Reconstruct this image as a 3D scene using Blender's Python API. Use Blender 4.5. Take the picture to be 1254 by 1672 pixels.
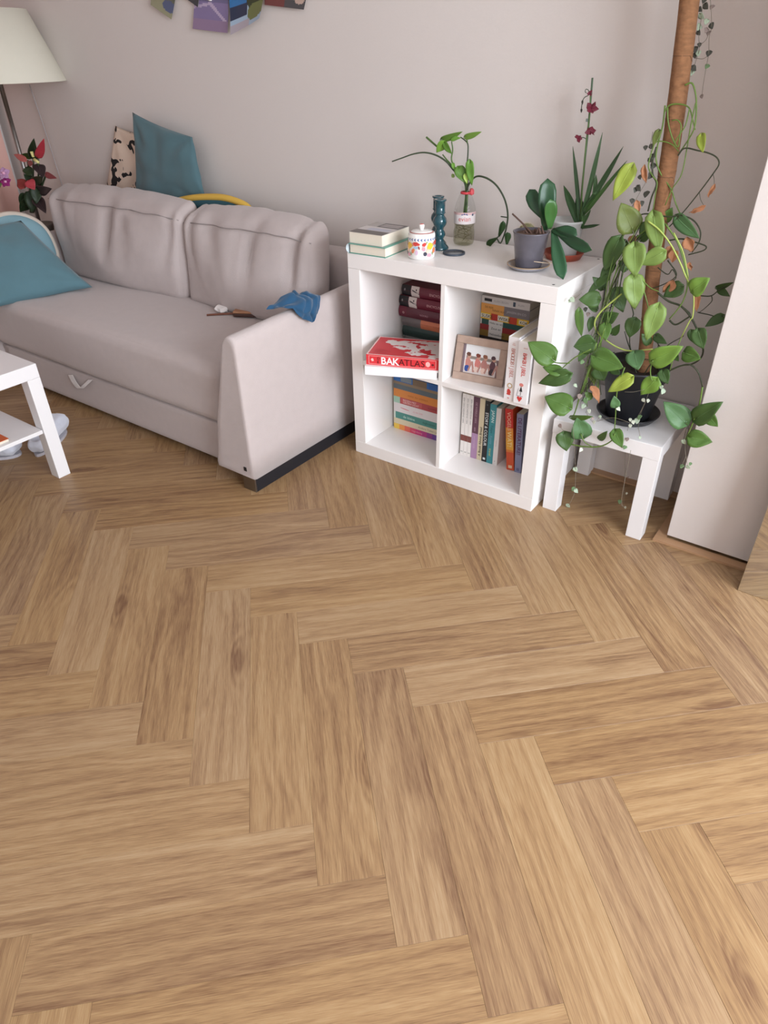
import bpy, bmesh, math, random
from mathutils import Vector, Matrix, noise

random.seed(7)
for o in list(bpy.data.objects):
    bpy.data.objects.remove(o)
scene = bpy.context.scene
COL = scene.collection

# ------------------------------------------------------------------ camera
FPX = 1118.0
CAM = Vector((1.573, -1.930, 1.3773))
YAW, PITCH, ROLL = -0.63927, 0.59529, -0.0199


def cam_axes():
    ca, sa, cb, sb = math.cos(YAW), math.sin(YAW), math.cos(PITCH), math.sin(PITCH)
    f = Vector((sa * cb, ca * cb, -sb))
    r = Vector((ca, -sa, 0))
    u = r.cross(f)
    cc, sc = math.cos(ROLL), math.sin(ROLL)
    return r * cc + u * sc, u * cc - r * sc, f


CR, CU, CF = cam_axes()
cam_data = bpy.data.cameras.new('camera')
cam = bpy.data.objects.new('camera', cam_data)
COL.objects.link(cam)
cam_data.sensor_fit = 'VERTICAL'
cam_data.sensor_height = 24.0
cam_data.lens = FPX / 1672.0 * 24.0
cam_data.clip_start = 0.02
cam.matrix_world = Matrix(((CR.x, CU.x, -CF.x, CAM.x), (CR.y, CU.y, -CF.y, CAM.y),
                           (CR.z, CU.z, -CF.z, CAM.z), (0, 0, 0, 1)))
scene.camera = cam

# ------------------------------------------------------------------ world, light, exposure
scene.view_settings.view_transform = 'Standard'
scene.view_settings.look = 'None'
scene.view_settings.gamma = 1.0
scene.view_settings.use_curve_mapping = False
scene.view_settings.exposure = -0.22

world = bpy.data.worlds.new('daylight')
scene.world = world
world.use_nodes = True
bg = world.node_tree.nodes['Background']
bg.inputs[0].default_value = (0.80, 0.90, 1.0, 1)
bg.inputs[1].default_value = 1.0

# room limits (metres)
RX0, RX1, RY0, RY1, RZ1 = -2.85, 3.60, -3.20, 0.41, 2.60
# window openings: right wall (y0,y1,z0,z1), added opening in the unseen front wall (x0,x1,z0,z1)
WIN_R = (-2.70, -0.10, 0.75, 2.42)
WIN_ADDED = (-1.2, 1.2, 0.75, 2.35)


def area(name, loc, rot, sx, sy, power, color):
    l = bpy.data.lights.new(name, 'AREA')
    l.shape = 'RECTANGLE'
    l.size, l.size_y, l.energy, l.color = sx, sy, power, color
    o = bpy.data.objects.new(name, l)
    COL.objects.link(o)
    o.location = loc
    o.rotation_euler = rot
    return o


# the daylight in the photograph comes from the right: one window on that side, out of the picture
area('window_right_offscreen', (RX1 + 0.16, (WIN_R[0] + WIN_R[1]) / 2, (WIN_R[2] + WIN_R[3]) / 2),
     (0, math.radians(90), 0), WIN_R[3] - WIN_R[2] - .1, WIN_R[1] - WIN_R[0] - .1, 232, (0.85, 0.92, 1.0))


# ------------------------------------------------------------------ photo pixel -> place
def ray(px, py):
    return CF + CR * ((px - 627) / FPX) - CU * ((py - 836) / FPX)


def on_z(px, py, z):
    d = ray(px, py)
    return CAM + d * ((z - CAM.z) / d.z)


def on_y(px, py, y):
    d = ray(px, py)
    return CAM + d * ((y - CAM.y) / d.y)


def on_x(px, py, x):
    d = ray(px, py)
    return CAM + d * ((x - CAM.x) / d.x)


def px_size(p):
    """metres per photo pixel at point p"""
    return (p - CAM).dot(CF) / FPX


# ------------------------------------------------------------------ materials
def lin(h, k=1.0):
    if not isinstance(h, str):
        return h
    h = h.lstrip('#')
    c = [int(h[i:i + 2], 16) / 255 for i in (0, 2, 4)]
    return tuple(k * (v / 12.92 if v <= .04045 else ((v + .055) / 1.055) ** 2.4) for v in c) + (1,)


MATS = {}


def mat(name, color, rough=0.5, metal=0.0, spec=0.5, bump=0.0, bscale=200.0, var=0.0, vscale=6.0,
        sheen=0.0, trans=0.0, coat=0.0, stretch=(1, 1, 1), sub=0.0):
    key = (name, color, rough, metal)
    if key in MATS:
        return MATS[key]
    m = bpy.data.materials.new(name)
    m.use_nodes = True
    nt = m.node_tree
    b = nt.nodes['Principled BSDF']
    b.inputs['Base Color'].default_value = lin(color)
    b.inputs['Roughness'].default_value = rough
    b.inputs['Metallic'].default_value = metal
    b.inputs['Specular IOR Level'].default_value = spec
    b.inputs['Sheen Weight'].default_value = sheen
    b.inputs['Transmission Weight'].default_value = trans
    b.inputs['Coat Weight'].default_value = coat
    if bump or var:
        tc = nt.nodes.new('ShaderNodeTexCoord')
        mp = nt.nodes.new('ShaderNodeMapping')
        mp.inputs['Scale'].default_value = stretch
        nt.links.new(tc.outputs['Object'], mp.inputs[0])
    if bump:
        n = nt.nodes.new('ShaderNodeTexNoise')
        n.inputs['Scale'].default_value = bscale
        n.inputs['Detail'].default_value = 3
        nt.links.new(mp.outputs[0], n.inputs['Vector'])
        bp = nt.nodes.new('ShaderNodeBump')
        bp.inputs['Strength'].default_value = bump
        bp.inputs['Distance'].default_value = 0.002
        nt.links.new(n.outputs[0], bp.inputs['Height'])
        nt.links.new(bp.outputs[0], b.inputs['Normal'])
    if var:
        n = nt.nodes.new('ShaderNodeTexNoise')
        n.inputs['Scale'].default_value = vscale
        n.inputs['Detail'].default_value = 4
        nt.links.new(mp.outputs[0], n.inputs['Vector'])
        mx = nt.nodes.new('ShaderNodeMix')
        mx.data_type = 'RGBA'
        c = lin(color)
        mx.inputs[6].default_value = tuple(max(0, v * (1 - var)) for v in c[:3]) + (1,)
        mx.inputs[7].default_value = tuple(min(1, v * (1 + var)) for v in c[:3]) + (1,)
        nt.links.new(n.outputs[0], mx.inputs[0])
        nt.links.new(mx.outputs[2], b.inputs['Base Color'])
    MATS[key] = m
    return m


def col(h, rough=0.55):
    return mat('print_' + h.lstrip('#'), h, rough)


def wood_mat(name, dark, mid, light, sx=1.0, plank=True, rough=0.37):
    m = bpy.data.materials.new(name)
    m.use_nodes = True
    nt = m.node_tree
    N, Lk = nt.nodes, nt.links
    b = N['Principled BSDF']
    tc = N.new('ShaderNodeTexCoord')
    oi = N.new('ShaderNodeObjectInfo')
    # per plank offset
    off = N.new('ShaderNodeVectorMath'); off.operation = 'SCALE'
    cmb = N.new('ShaderNodeCombineXYZ')
    ml1 = N.new('ShaderNodeMath'); ml1.operation = 'MULTIPLY'; ml1.inputs[1].default_value = 91.7
    ml2 = N.new('ShaderNodeMath'); ml2.operation = 'MULTIPLY'; ml2.inputs[1].default_value = 37.3
    Lk.new(oi.outputs['Random'], ml1.inputs[0]); Lk.new(oi.outputs['Random'], ml2.inputs[0])
    Lk.new(ml1.outputs[0], cmb.inputs[0]); Lk.new(ml2.outputs[0], cmb.inputs[1]); Lk.new(ml1.outputs[0], cmb.inputs[2])
    add = N.new('ShaderNodeVectorMath'); add.operation = 'ADD'
    Lk.new(tc.outputs['Object'], add.inputs[0]); Lk.new(cmb.outputs[0], add.inputs[1])
    # knots
    mpk = N.new('ShaderNodeMapping'); mpk.inputs['Scale'].default_value = (1.7 * sx, 6.0 * sx, 0.0)
    Lk.new(add.outputs[0], mpk.inputs[0])
    vk = N.new('ShaderNodeTexVoronoi'); vk.inputs['Scale'].default_value = 1.0
    vk.voronoi_dimensions = '2D'
    Lk.new(mpk.outputs[0], vk.inputs['Vector'])
    kn = N.new('ShaderNodeMapRange'); kn.inputs[1].default_value = 0.20; kn.inputs[2].default_value = 0.0
    kn.interpolation_type = 'SMOOTHSTEP'
    Lk.new(vk.outputs['Distance'], kn.inputs[0])
    # only some cells carry a knot
    sep = N.new('ShaderNodeSeparateColor'); Lk.new(vk.outputs['Color'], sep.inputs[0])
    gt = N.new('ShaderNodeMath'); gt.operation = 'GREATER_THAN'; gt.inputs[1].default_value = 0.80
    Lk.new(sep.outputs[0], gt.inputs[0])
    km = N.new('ShaderNodeMath'); km.operation = 'MULTIPLY'
    Lk.new(kn.outputs[0], km.inputs[0]); Lk.new(gt.outputs[0], km.inputs[1])
    # broad wavy figure
    mp1 = N.new('ShaderNodeMapping'); mp1.inputs['Scale'].default_value = (1.6 * sx, 9.0 * sx, 1)
    Lk.new(add.outputs[0], mp1.inputs[0])
    n1 = N.new('ShaderNodeTexNoise'); n1.inputs['Scale'].default_value = 1.0; n1.inputs['Detail'].default_value = 3
    n1.inputs['Distortion'].default_value = 0.6
    Lk.new(mp1.outputs[0], n1.inputs['Vector'])
    # growth-ring lines: bands across the width, bent by the broad figure and by knots
    sepv = N.new('ShaderNodeSeparateXYZ'); Lk.new(add.outputs[0], sepv.inputs[0])
    a1 = N.new('ShaderNodeMath'); a1.operation = 'MULTIPLY'; a1.inputs[1].default_value = 170.0 * sx
    Lk.new(sepv.outputs[1], a1.inputs[0])
    a2 = N.new('ShaderNodeMath'); a2.operation = 'MULTIPLY_ADD'; a2.inputs[1].default_value = 34.0
    Lk.new(n1.outputs[0], a2.inputs[0]); Lk.new(a1.outputs[0], a2.inputs[2])
    a3 = N.new('ShaderNodeMath'); a3.operation = 'MULTIPLY_ADD'; a3.inputs[1].default_value = 11.0
    Lk.new(km.outputs[0], a3.inputs[0]); Lk.new(a2.outputs[0], a3.inputs[2])
    sn = N.new('ShaderNodeMath'); sn.operation = 'SINE'; Lk.new(a3.outputs[0], sn.inputs[0])
    # streaks
    mp2 = N.new('ShaderNodeMapping'); mp2.inputs['Scale'].default_value = (1.5 * sx, 34 * sx, 1)
    Lk.new(add.outputs[0], mp2.inputs[0])
    n2 = N.new('ShaderNodeTexNoise'); n2.inputs['Scale'].default_value = 1.0; n2.inputs['Detail'].default_value = 5
    n2.inputs['Roughness'].default_value = 0.62; n2.inputs['Distortion'].default_value = 0.25
    Lk.new(mp2.outputs[0], n2.inputs['Vector'])
    # fine pores
    mp3 = N.new('ShaderNodeMapping'); mp3.inputs['Scale'].default_value = (26 * sx, 560 * sx, 1)
    Lk.new(add.outputs[0], mp3.inputs[0])
    n3 = N.new('ShaderNodeTexNoise'); n3.inputs['Scale'].default_value = 1.0; n3.inputs['Detail'].default_value = 2
    Lk.new(mp3.outputs[0], n3.inputs['Vector'])

    # long dark vessel lines
    mp4 = N.new('ShaderNodeMapping'); mp4.inputs['Scale'].default_value = (2.4 * sx, 150 * sx, 1)
    Lk.new(add.outputs[0], mp4.inputs[0])
    n4 = N.new('ShaderNodeTexNoise'); n4.inputs['Scale'].default_value = 1.0; n4.inputs['Detail'].default_value = 3
    n4.inputs['Distortion'].default_value = 0.4
    Lk.new(mp4.outputs[0], n4.inputs['Vector'])

    def madd(a, k, c):
        n = N.new('ShaderNodeMath'); n.operation = 'MULTIPLY_ADD'
        Lk.new(a, n.inputs[0]); n.inputs[1].default_value = k
        if isinstance(c, float):
            n.inputs[2].default_value = c
        else:
            Lk.new(c, n.inputs[2])
        return n.outputs[0]
    v = madd(n1.outputs[0], 0.50, -0.25)
    v = madd(n2.outputs[0], 0.50, v)
    v = madd(sn.outputs[0], 0.075, v)
    v = madd(n3.outputs[0], 0.62, v)
    v = madd(n4.outputs[0], 0.42, v)
    v = madd(km.outputs[0], -0.30, v)
    v = madd(oi.outputs['Random'], 0.16, v)
    cr = N.new('ShaderNodeValToRGB')
    e = cr.color_ramp.elements
    e[0].position = 0.08; e[0].color = lin(dark)
    e[1].position = 0.92; e[1].color = lin(light)
    k = e.new(0.50); k.color = lin(mid)
    mr_ = N.new('ShaderNodeMapRange'); mr_.inputs[1].default_value = 0.44; mr_.inputs[2].default_value = 1.38
    Lk.new(v, mr_.inputs[0]); Lk.new(mr_.outputs[0], cr.inputs[0])
    # planks differ: some greyer, some more golden
    fr = N.new('ShaderNodeMath'); fr.operation = 'MULTIPLY'; fr.inputs[1].default_value = 13.7
    Lk.new(oi.outputs['Random'], fr.inputs[0])
    fc = N.new('ShaderNodeMath'); fc.operation = 'FRACT'; Lk.new(fr.outputs[0], fc.inputs[0])
    tn = N.new('ShaderNodeValToRGB')
    tn.color_ramp.elements[0].color = (1.0, 0.985, 0.99, 1); tn.color_ramp.elements[1].color = (1.0, 0.935, 0.80, 1)
    Lk.new(fc.outputs[0], tn.inputs[0])
    mu = N.new('ShaderNodeMix'); mu.data_type = 'RGBA'; mu.blend_type = 'MULTIPLY'; mu.inputs[0].default_value = 1.0
    Lk.new(cr.outputs[0], mu.inputs[6]); Lk.new(tn.outputs[0], mu.inputs[7])
    Lk.new(mu.outputs[2], b.inputs['Base Color'])
    b.inputs['Roughness'].default_value = rough
    b.inputs['Specular IOR Level'].default_value = 0.4
    bp = N.new('ShaderNodeBump'); bp.inputs['Strength'].default_value = 0.22; bp.inputs['Distance'].default_value = 0.001
    Lk.new(n3.outputs[0], bp.inputs['Height']); Lk.new(bp.outputs[0], b.inputs['Normal'])
    return m


# ------------------------------------------------------------------ object helpers
def tag(o, label=None, cat=None, group=None, kind=None):
    if label: o['label'] = label
    if cat: o['category'] = cat
    if group: o['group'] = group
    if kind: o['kind'] = kind
    return o


def wloc(o):
    p = Vector((0, 0, 0))
    while o:
        p = p + o.location
        o = o.parent
    return p


def thing(name, loc, label, cat, group=None, rot=(0, 0, 0)):
    o = bpy.data.objects.new(name, None)
    o.empty_display_size = 0.05
    COL.objects.link(o)
    o.location = loc
    o.rotation_euler = rot
    return tag(o, label, cat, group)


def mk(name, verts, faces, m, parent=None, smooth=False, local=False, mi=None):
    """mesh object. World coordinates unless local (then in the parent's frame)."""
    vs = [Vector(v) for v in verts]
    lo = Vector((min(v[i] for v in vs) for i in range(3)))
    hi = Vector((max(v[i] for v in vs) for i in range(3)))
    c = Vector(((lo.x + hi.x) / 2, (lo.y + hi.y) / 2, lo.z))
    me = bpy.data.meshes.new(name)
    me.from_pydata([v - c for v in vs], [], faces)
    ms = m if isinstance(m, (list, tuple)) else [m]
    for q in ms:
        me.materials.append(q)
    if mi:
        for p, i in zip(me.polygons, mi):
            p.material_index = i
    if smooth:
        me.polygons.foreach_set('use_smooth', [True] * len(me.polygons))
    me.update()
    o = bpy.data.objects.new(name, me)
    COL.objects.link(o)
    if parent:
        o.parent = parent
        o.location = c if local else c - wloc(parent)
    else:
        o.location = c
    return o


def bm_out(bm):
    bm.normal_update()
    bm.verts.index_update()
    return [v.co.copy() for v in bm.verts], [[v.index for v in f.verts] for f in bm.faces]


def box_geo(x0, x1, y0, y1, z0, z1, bevel=0.0, seg=2):
    bm = bmesh.new()
    vs = [bm.verts.new((x, y, z)) for x in (x0, x1) for y in (y0, y1) for z in (z0, z1)]
    for f in ((0, 1, 3, 2), (4, 6, 7, 5), (0, 4, 5, 1), (2, 3, 7, 6), (0, 2, 6, 4), (1, 5, 7, 3)):
        bm.faces.new([vs[i] for i in f])
    bmesh.ops.recalc_face_normals(bm, faces=bm.faces)
    if bevel:
        bmesh.ops.bevel(bm, geom=list(bm.edges), offset=bevel, segments=seg, affect='EDGES', profile=0.5)
    r = bm_out(bm)
    bm.free()
    return r


def box(name, x0, x1, y0, y1, z0, z1, m, parent=None, bevel=0.002, seg=2, local=False, smooth=False):
    v, f = box_geo(x0, x1, y0, y1, z0, z1, bevel, seg)
    return mk(name, v, f, m, parent, smooth, local)


def merge(*geos):
    V, F = [], []
    for v, f in geos:
        o = len(V)
        V += v
        F += [[i + o for i in q] for q in f]
    return V, F


def prism(poly, z0, z1):
    """vertical prism over a 2-D polygon"""
    n = len(poly)
    V = [Vector((x, y, z0)) for x, y in poly] + [Vector((x, y, z1)) for x, y in poly]
    F = [list(range(n))[::-1], list(range(n, 2 * n))] + [[i, (i + 1) % n, n + (i + 1) % n, n + i] for i in range(n)]
    return V, F


def lathe_geo(prof, c=(0, 0, 0), n=32, closed_ends=True, fn=None):
    V, F = [], []
    c = Vector(c)
    for r, z in prof:
        for i in range(n):
            a = 2 * math.pi * i / n
            rr = r if fn is None else r * fn(a, z)
            V.append(c + Vector((rr * math.cos(a), rr * math.sin(a), z)))
    for k in range(len(prof) - 1):
        for i in range(n):
            j = (i + 1) % n
            F.append([k * n + i, k * n + j, (k + 1) * n + j, (k + 1) * n + i])
    if closed_ends:
        F.append(list(range(n))[::-1])
        F.append([(len(prof) - 1) * n + i for i in range(n)])
    return V, F


def lathe(name, prof, c, m, parent=None, n=32, closed=True, smooth=True, local=False):
    v, f = lathe_geo(prof, c, n, closed)
    return mk(name, v, f, m, parent, smooth, local)


def spline(pts, n=6):
    pts = [Vector(p) for p in pts]
    if len(pts) < 3:
        return pts
    out = []
    P = [pts[0] * 2 - pts[1]] + pts + [pts[-1] * 2 - pts[-2]]
    for i in range(1, len(P) - 2):
        a, b, c, d = P[i - 1], P[i], P[i + 1], P[i + 2]
        for k in range(n):
            t = k / n
            out.append(0.5 * ((2 * b) + (c - a) * t + (2 * a - 5 * b + 4 * c - d) * t * t + (3 * b - a - 3 * c + d) * t ** 3))
    out.append(pts[-1])
    return out


def tube_geo(pts, r, n=6, sm=5, r1=None, close=False):
    P = spline(pts, sm) if sm else [Vector(p) for p in pts]
    if r1 is None:
        r1 = r
    V, F = [], []
    t0 = (P[1] - P[0]).normalized()
    up = Vector((0, 0, 1)) if abs(t0.z) < .9 else Vector((1, 0, 0))
    nx = t0.cross(up).normalized()
    for i, p in enumerate(P):
        t = (P[min(i + 1, len(P) - 1)] - P[max(i - 1, 0)])
        if t.length < 1e-9:
            t = t0
        t.normalize()
        nx = (nx - t * nx.dot(t))
        if nx.length < 1e-6:
            nx = t.orthogonal()
        nx.normalize()
        ny = t.cross(nx)
        rr = r + (r1 - r) * i / (len(P) - 1)
        for k in range(n):
            a = 2 * math.pi * k / n
            V.append(p + nx * (rr * math.cos(a)) + ny * (rr * math.sin(a)))
    for i in range(len(P) - 1):
        for k in range(n):
            j = (k + 1) % n
            F.append([i * n + k, i * n + j, (i + 1) * n + j, (i + 1) * n + k])
    F.append(list(range(n))[::-1])
    F.append([(len(P) - 1) * n + k for k in range(n)])
    return V, F


def tube(name, pts, r, m, parent=None, n=6, sm=5, r1=None, local=False):
    v, f = tube_geo(pts, r, n, sm, r1)
    return mk(name, v, f, m, parent, True, local)


def softbox_geo(sx, sy, sz, r, n=24, fn=None, bulge=(0, 0, 0)):
    """rounded, bulging block centred on the origin"""
    H = Vector((sx / 2, sy / 2, sz / 2))
    bm = bmesh.new()
    ts = [math.sin((i / n - .5) * math.pi * .94) / math.sin(.47 * math.pi) for i in range(n + 1)]
    for ax in range(3):
        for s in (-1, 1):
            g = []
            for a in ts:
                row = []
                for b_ in ts:
                    p = [0, 0, 0]
                    p[ax] = s
                    p[(ax + 1) % 3] = a
                    p[(ax + 2) % 3] = b_
                    q = Vector((p[0] * H.x, p[1] * H.y, p[2] * H.z))
                    cl = Vector([max(-(H[i] - r), min(H[i] - r, q[i])) for i in range(3)])
                    d = q - cl
                    if d.length > 1e-9:
                        q = cl + d.normalized() * r
                    q[ax] += s * bulge[ax] * (1 - a * a) * (1 - b_ * b_)
                    row.append(bm.verts.new(q))
                g.append(row)
            for i in range(n):
                for j in range(n):
                    f = [g[i][j], g[i + 1][j], g[i + 1][j + 1], g[i][j + 1]]
                    bm.faces.new(f if s > 0 else f[::-1])
    bmesh.ops.remove_doubles(bm, verts=bm.verts, dist=1e-5)
    if fn:
        for v in bm.verts:
            v.co = fn(v.co.copy())
    r_ = bm_out(bm)
    bm.free()
    return r_


def pillow_geo(c4, thick, n=28, pinch=0.10, wr=0.012, seed=0, normal=None):
    """soft cushion between four corner points TL, TR, BR, BL"""
    TL, TR, BR, BL = [Vector(c) for c in c4]
    nrm = ((TR - TL).cross(BL - TL)).normalized()
    if normal and nrm.dot(Vector(normal)) < 0:
        nrm = -nrm
    V, F = [], []
    idx = {}
    for s in (1, -1):
        for i in range(n + 1):
            for j in range(n + 1):
                edge = i in (0, n) or j in (0, n)
                if s < 0 and edge:
                    idx[(s, i, j)] = idx[(1, i, j)]
                    continue
                u, v = 2 * i / n - 1, 2 * j / n - 1
                pu = u * (1 - pinch * (1 - v * v) * abs(u) ** 2 * 0 - 0) * (1 - pinch * (1 - v * v))
                pv = v * (1 - pinch * (1 - u * u))
                a, b = (pu + 1) / 2, (pv + 1) / 2
                p = TL * (1 - a) * (1 - b) + TR * a * (1 - b) + BR * a * b + BL * (1 - a) * b
                h = ((1 - u * u) * (1 - v * v)) ** .45
                w = noise.noise(Vector((u * 1.7 + seed, v * 1.7, s * 3.1))) * wr * 1.6
                # folds that run out from the corners
                for (cu, cv) in ((-1, -1), (1, -1), (1, 1), (-1, 1)):
                    du, dv = u - cu, v - cv
                    rr = math.hypot(du, dv)
                    an = math.atan2(dv, du)
                    w += wr * .7 * math.exp(-(rr / .75) ** 2) * math.sin(an * 9 + seed + cu * 2) * min(1, rr * 3)
                p = p + nrm * (s * thick * .5 * h + w * h)
                idx[(s, i, j)] = len(V)
                V.append(p)
    for s in (1, -1):
        for i in range(n):
            for j in range(n):
                f = [idx[(s, i, j)], idx[(s, i + 1, j)], idx[(s, i + 1, j + 1)], idx[(s, i, j + 1)]]
                F.append(f[::-1] if s > 0 else f)
    return V, F


def leaf_geo(base, tip, width, view, heart=0.0, fold=0.25, droop=0.15, twist=0.0, nl=9, nw=6, shape='pothos', thick=0.0006):
    """a leaf blade from base to tip, facing roughly along -view"""
    base, tip = Vector(base), Vector(tip)
    ax = tip - base
    L = ax.length
    ax.normalize()
    nrm = (-Vector(view)).normalized()
    nrm = (nrm - ax * nrm.dot(ax)).normalized()
    nrm = Matrix.Rotation(twist, 3, ax) @ nrm
    sd = ax.cross(nrm)
    V, F = [], []

    def wprof(t):
        if shape == 'pothos':
            return (math.sin(math.pi * min(1, t ** .62)) ** .8) * (1 - .25 * t) * 1.12
        if shape == 'strap':
            return min(1, (t * 7 + .35)) * (1 - max(0, (t - .45) / .55) ** 2.2)
        if shape == 'paddle':
            return (0.25 + .75 * min(1, t * 1.9) ** .9) * math.sqrt(max(0.0, 1 - max(0, (t - .72) / .28) ** 2))
        return math.sin(math.pi * t ** .8)
    for side in (1, -1):
        for i in range(nl + 1):
            t = i / nl
            wv = wprof(t) * width * .5
            wv = max(wv, .0004)
            for j in range(nw + 1):
                s = 2 * j / nw - 1
                back = heart * L * (abs(s) ** 1.3) * max(0, 1 - t * 2.2)
                p = base + ax * (t * L - back) + sd * (s * wv)
                p = p + nrm * (abs(s) * wv * fold * 1.0 - droop * L * (t - .35) ** 2 - side * -thick * .5
                               + .03 * width * math.sin(t * 9 + s * 2.2))
                V.append(p)
    m = (nl + 1) * (nw + 1)
    for i in range(nl):
        for j in range(nw):
            a = i * (nw + 1) + j
            q = [a, a + 1, a + nw + 2, a + nw + 1]
            F.append(q)
            F.append([m + k for k in q[::-1]])
    # rim
    ring = [j for j in range(nw + 1)] + [i * (nw + 1) + nw for i in range(1, nl + 1)] + \
           [nl * (nw + 1) + j for j in range(nw - 1, -1, -1)] + [i * (nw + 1) for i in range(nl - 1, 0, -1)]
    for a, b in zip(ring, ring[1:] + ring[:1]):
        F.append([b, a, m + a, m + b])
    return V, F


TXT = {}


def text_geo(s, size=1.0, bold=0.0):
    """flat lettering, baseline from the origin along +x, size = cap height about 0.7*size"""
    k = (s, bold)
    if k not in TXT:
        c = bpy.data.curves.new('t', 'FONT')
        c.body = s
        c.size = 1.0
        c.offset = bold
        c.resolution_u = 3
        o = bpy.data.objects.new('t', c)
        COL.objects.link(o)
        dg = bpy.context.evaluated_depsgraph_get()
        me = bpy.data.meshes.new_from_object(o.evaluated_get(dg))
        TXT[k] = ([v.co.copy() for v in me.vertices], [list(p.vertices) for p in me.polygons])
        bpy.data.objects.remove(o)
        bpy.data.curves.remove(c)
        bpy.data.meshes.remove(me)
    v, f = TXT[k]
    return [q * size for q in v], f


def text_width(s, size, bold=0.0):
    v, _ = text_geo(s, size, bold)
    return max(p.x for p in v) if v else 0


def flat_print(name, shapes, fn, parent, local=False, lift=0.0002, rough=.5):
    """shapes: list of (polygon points 2-D, colour). fn maps (x, y, lift) to 3-D."""
    V, F, mi, ms = [], [], [], []
    for k, (poly, c) in enumerate(shapes):
        m = col(c, rough)
        if m not in ms:
            ms.append(m)
        o = len(V)
        for x, y in poly:
            V.append(fn(x, y, lift + k * 2e-5))
        F.append(list(range(o, o + len(poly))))
        mi.append(ms.index(m))
    return mk(name, V, F, ms, parent, False, local, mi)


def blob(cx, cy, rx, ry, n=12, rot=0.0, jag=0.0, seed=1):
    rnd = random.Random(seed * 7919 + int(cx * 1e5) + int(cy * 1e5))
    out = []
    for i in range(n):
        a = 2 * math.pi * i / n
        k = 1 + jag * (rnd.random() - .5) * 2
        x, y = rx * k * math.cos(a), ry * k * math.sin(a)
        out.append((cx + x * math.cos(rot) - y * math.sin(rot), cy + x * math.sin(rot) + y * math.cos(rot)))
    return out


def rect(x0, y0, x1, y1):
    return [(x0, y0), (x1, y0), (x1, y1), (x0, y1)]

# ================================================================== structure
M_WALL = mat('painted_wall', '#d8cfca', 0.85, bump=0.25, bscale=160, var=0.02, vscale=2.0)
M_CEIL = mat('ceiling_paint', '#e6e1de', 0.9)
M_SUB = mat('subfloor_board', '#4a3524', 0.9)
M_PLANK = wood_mat('oak_vinyl_plank', '#745640', '#9e8160', '#b39a7a')
M_STRIP = mat('oak_edge_strip', '#b08a68', 0.45, var=0.12, vscale=9, stretch=(1, 12, 1))
M_FRAME = mat('window_paint', '#ece8e4', 0.4)

floor = box('floor', RX0 - .1, RX1 + .2, RY0 - .2, RY1 + .1, -0.06, -0.0078, M_SUB, bevel=0)
tag(floor, 'oak look herringbone floor', None, None, 'structure')

PW = 0.13543
PL = PW * 5
S45 = math.sqrt(.5)
E1, E2 = Vector((S45, S45, 0)), Vector((S45, -S45, 0))
U0, V0 = -0.5644, 0.8032


def clip2(poly, ax, lim, keep_less):
    out = []
    for a, b in zip(poly, poly[1:] + poly[:1]):
        ia = (a[ax] <= lim) if keep_less else (a[ax] >= lim)
        ib = (b[ax] <= lim) if keep_less else (b[ax] >= lim)
        if ia:
            out.append(a)
        if ia != ib:
            t = (lim - a[ax]) / (b[ax] - a[ax])
            out.append((a[0] + (b[0] - a[0]) * t, a[1] + (b[1] - a[1]) * t))
    return out


g = 0.00014
pv, pf = box_geo(g, PL - g, g, PW - g, -0.008, 0.0, 0.0004, 1)
plank_mesh = bpy.data.meshes.new('plank')
plank_mesh.from_pydata(pv, [], pf)
plank_mesh.materials.append(M_PLANK)


FAR_PLANKS = []


def add_plank(u, v, vertical):
    # corner (u,v), length along e2 when vertical else e1 (local x = length)
    if vertical:
        o = E1 * (u + PW) + E2 * v          # local y = +90deg from e2 = e1 direction
        xd, yd, ang = E2, E1, -math.pi / 4
        o = E1 * u + E2 * v
    else:
        xd, yd, ang = E1, -E2, math.pi / 4
        o = E1 * u + E2 * (v + PW)
    cs = [o + xd * a + yd * b for a, b in ((g, g), (PL - g, g), (PL - g, PW - g), (g, PW - g))]
    xs, ys = [c.x for c in cs], [c.y for c in cs]
    if max(xs) < RX0 + .02 or min(xs) > RX1 - .02 or max(ys) < RY0 + .02 or min(ys) > RY1 - .02:
        return
    if min(xs) >= RX0 and max(xs) <= RX1 and min(ys) >= RY0 and max(ys) <= RY1:
        ob = bpy.data.objects.new('plank', plank_mesh)
    else:
        poly = [(c.x, c.y) for c in cs]
        for ax, lim, less in ((0, RX0, False), (0, RX1, True), (1, RY0, False), (1, RY1, True)):
            poly = clip2(poly, ax, lim, less)
            if len(poly) < 3:
                return
        loc = []
        for x, y in poly:
            d = Vector((x, y, 0)) - o
            loc.append((d.dot(xd), d.dot(yd)))
        vv, ff = prism(loc, -0.008, 0.0)
        me = bpy.data.meshes.new('plank')
        me.from_pydata(vv, [], ff)
        me.materials.append(M_PLANK)
        ob = bpy.data.objects.new('plank', me)
    mid = sum(cs, Vector()) / 4
    if mid.x > 2.35 or mid.y < -2.25:
        FAR_PLANKS.append((o, ang, [v.co.copy() for v in ob.data.vertices], [list(p.vertices) for p in ob.data.polygons]))
        bpy.data.objects.remove(ob)
        return
    COL.objects.link(ob)
    ob.parent = floor
    ob.location = o - floor.location
    ob.rotation_euler = (0, 0, ang)


for m_ in range(-6, 7):
    for k in range(-60, 61):
        su, sv = m_ * PL, -m_ * PL
        add_plank(U0 + k * PW + su, V0 + k * PW + sv, True)
        add_plank(U0 + (k + 1) * PW + su, V0 + k * PW + sv, False)

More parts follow.
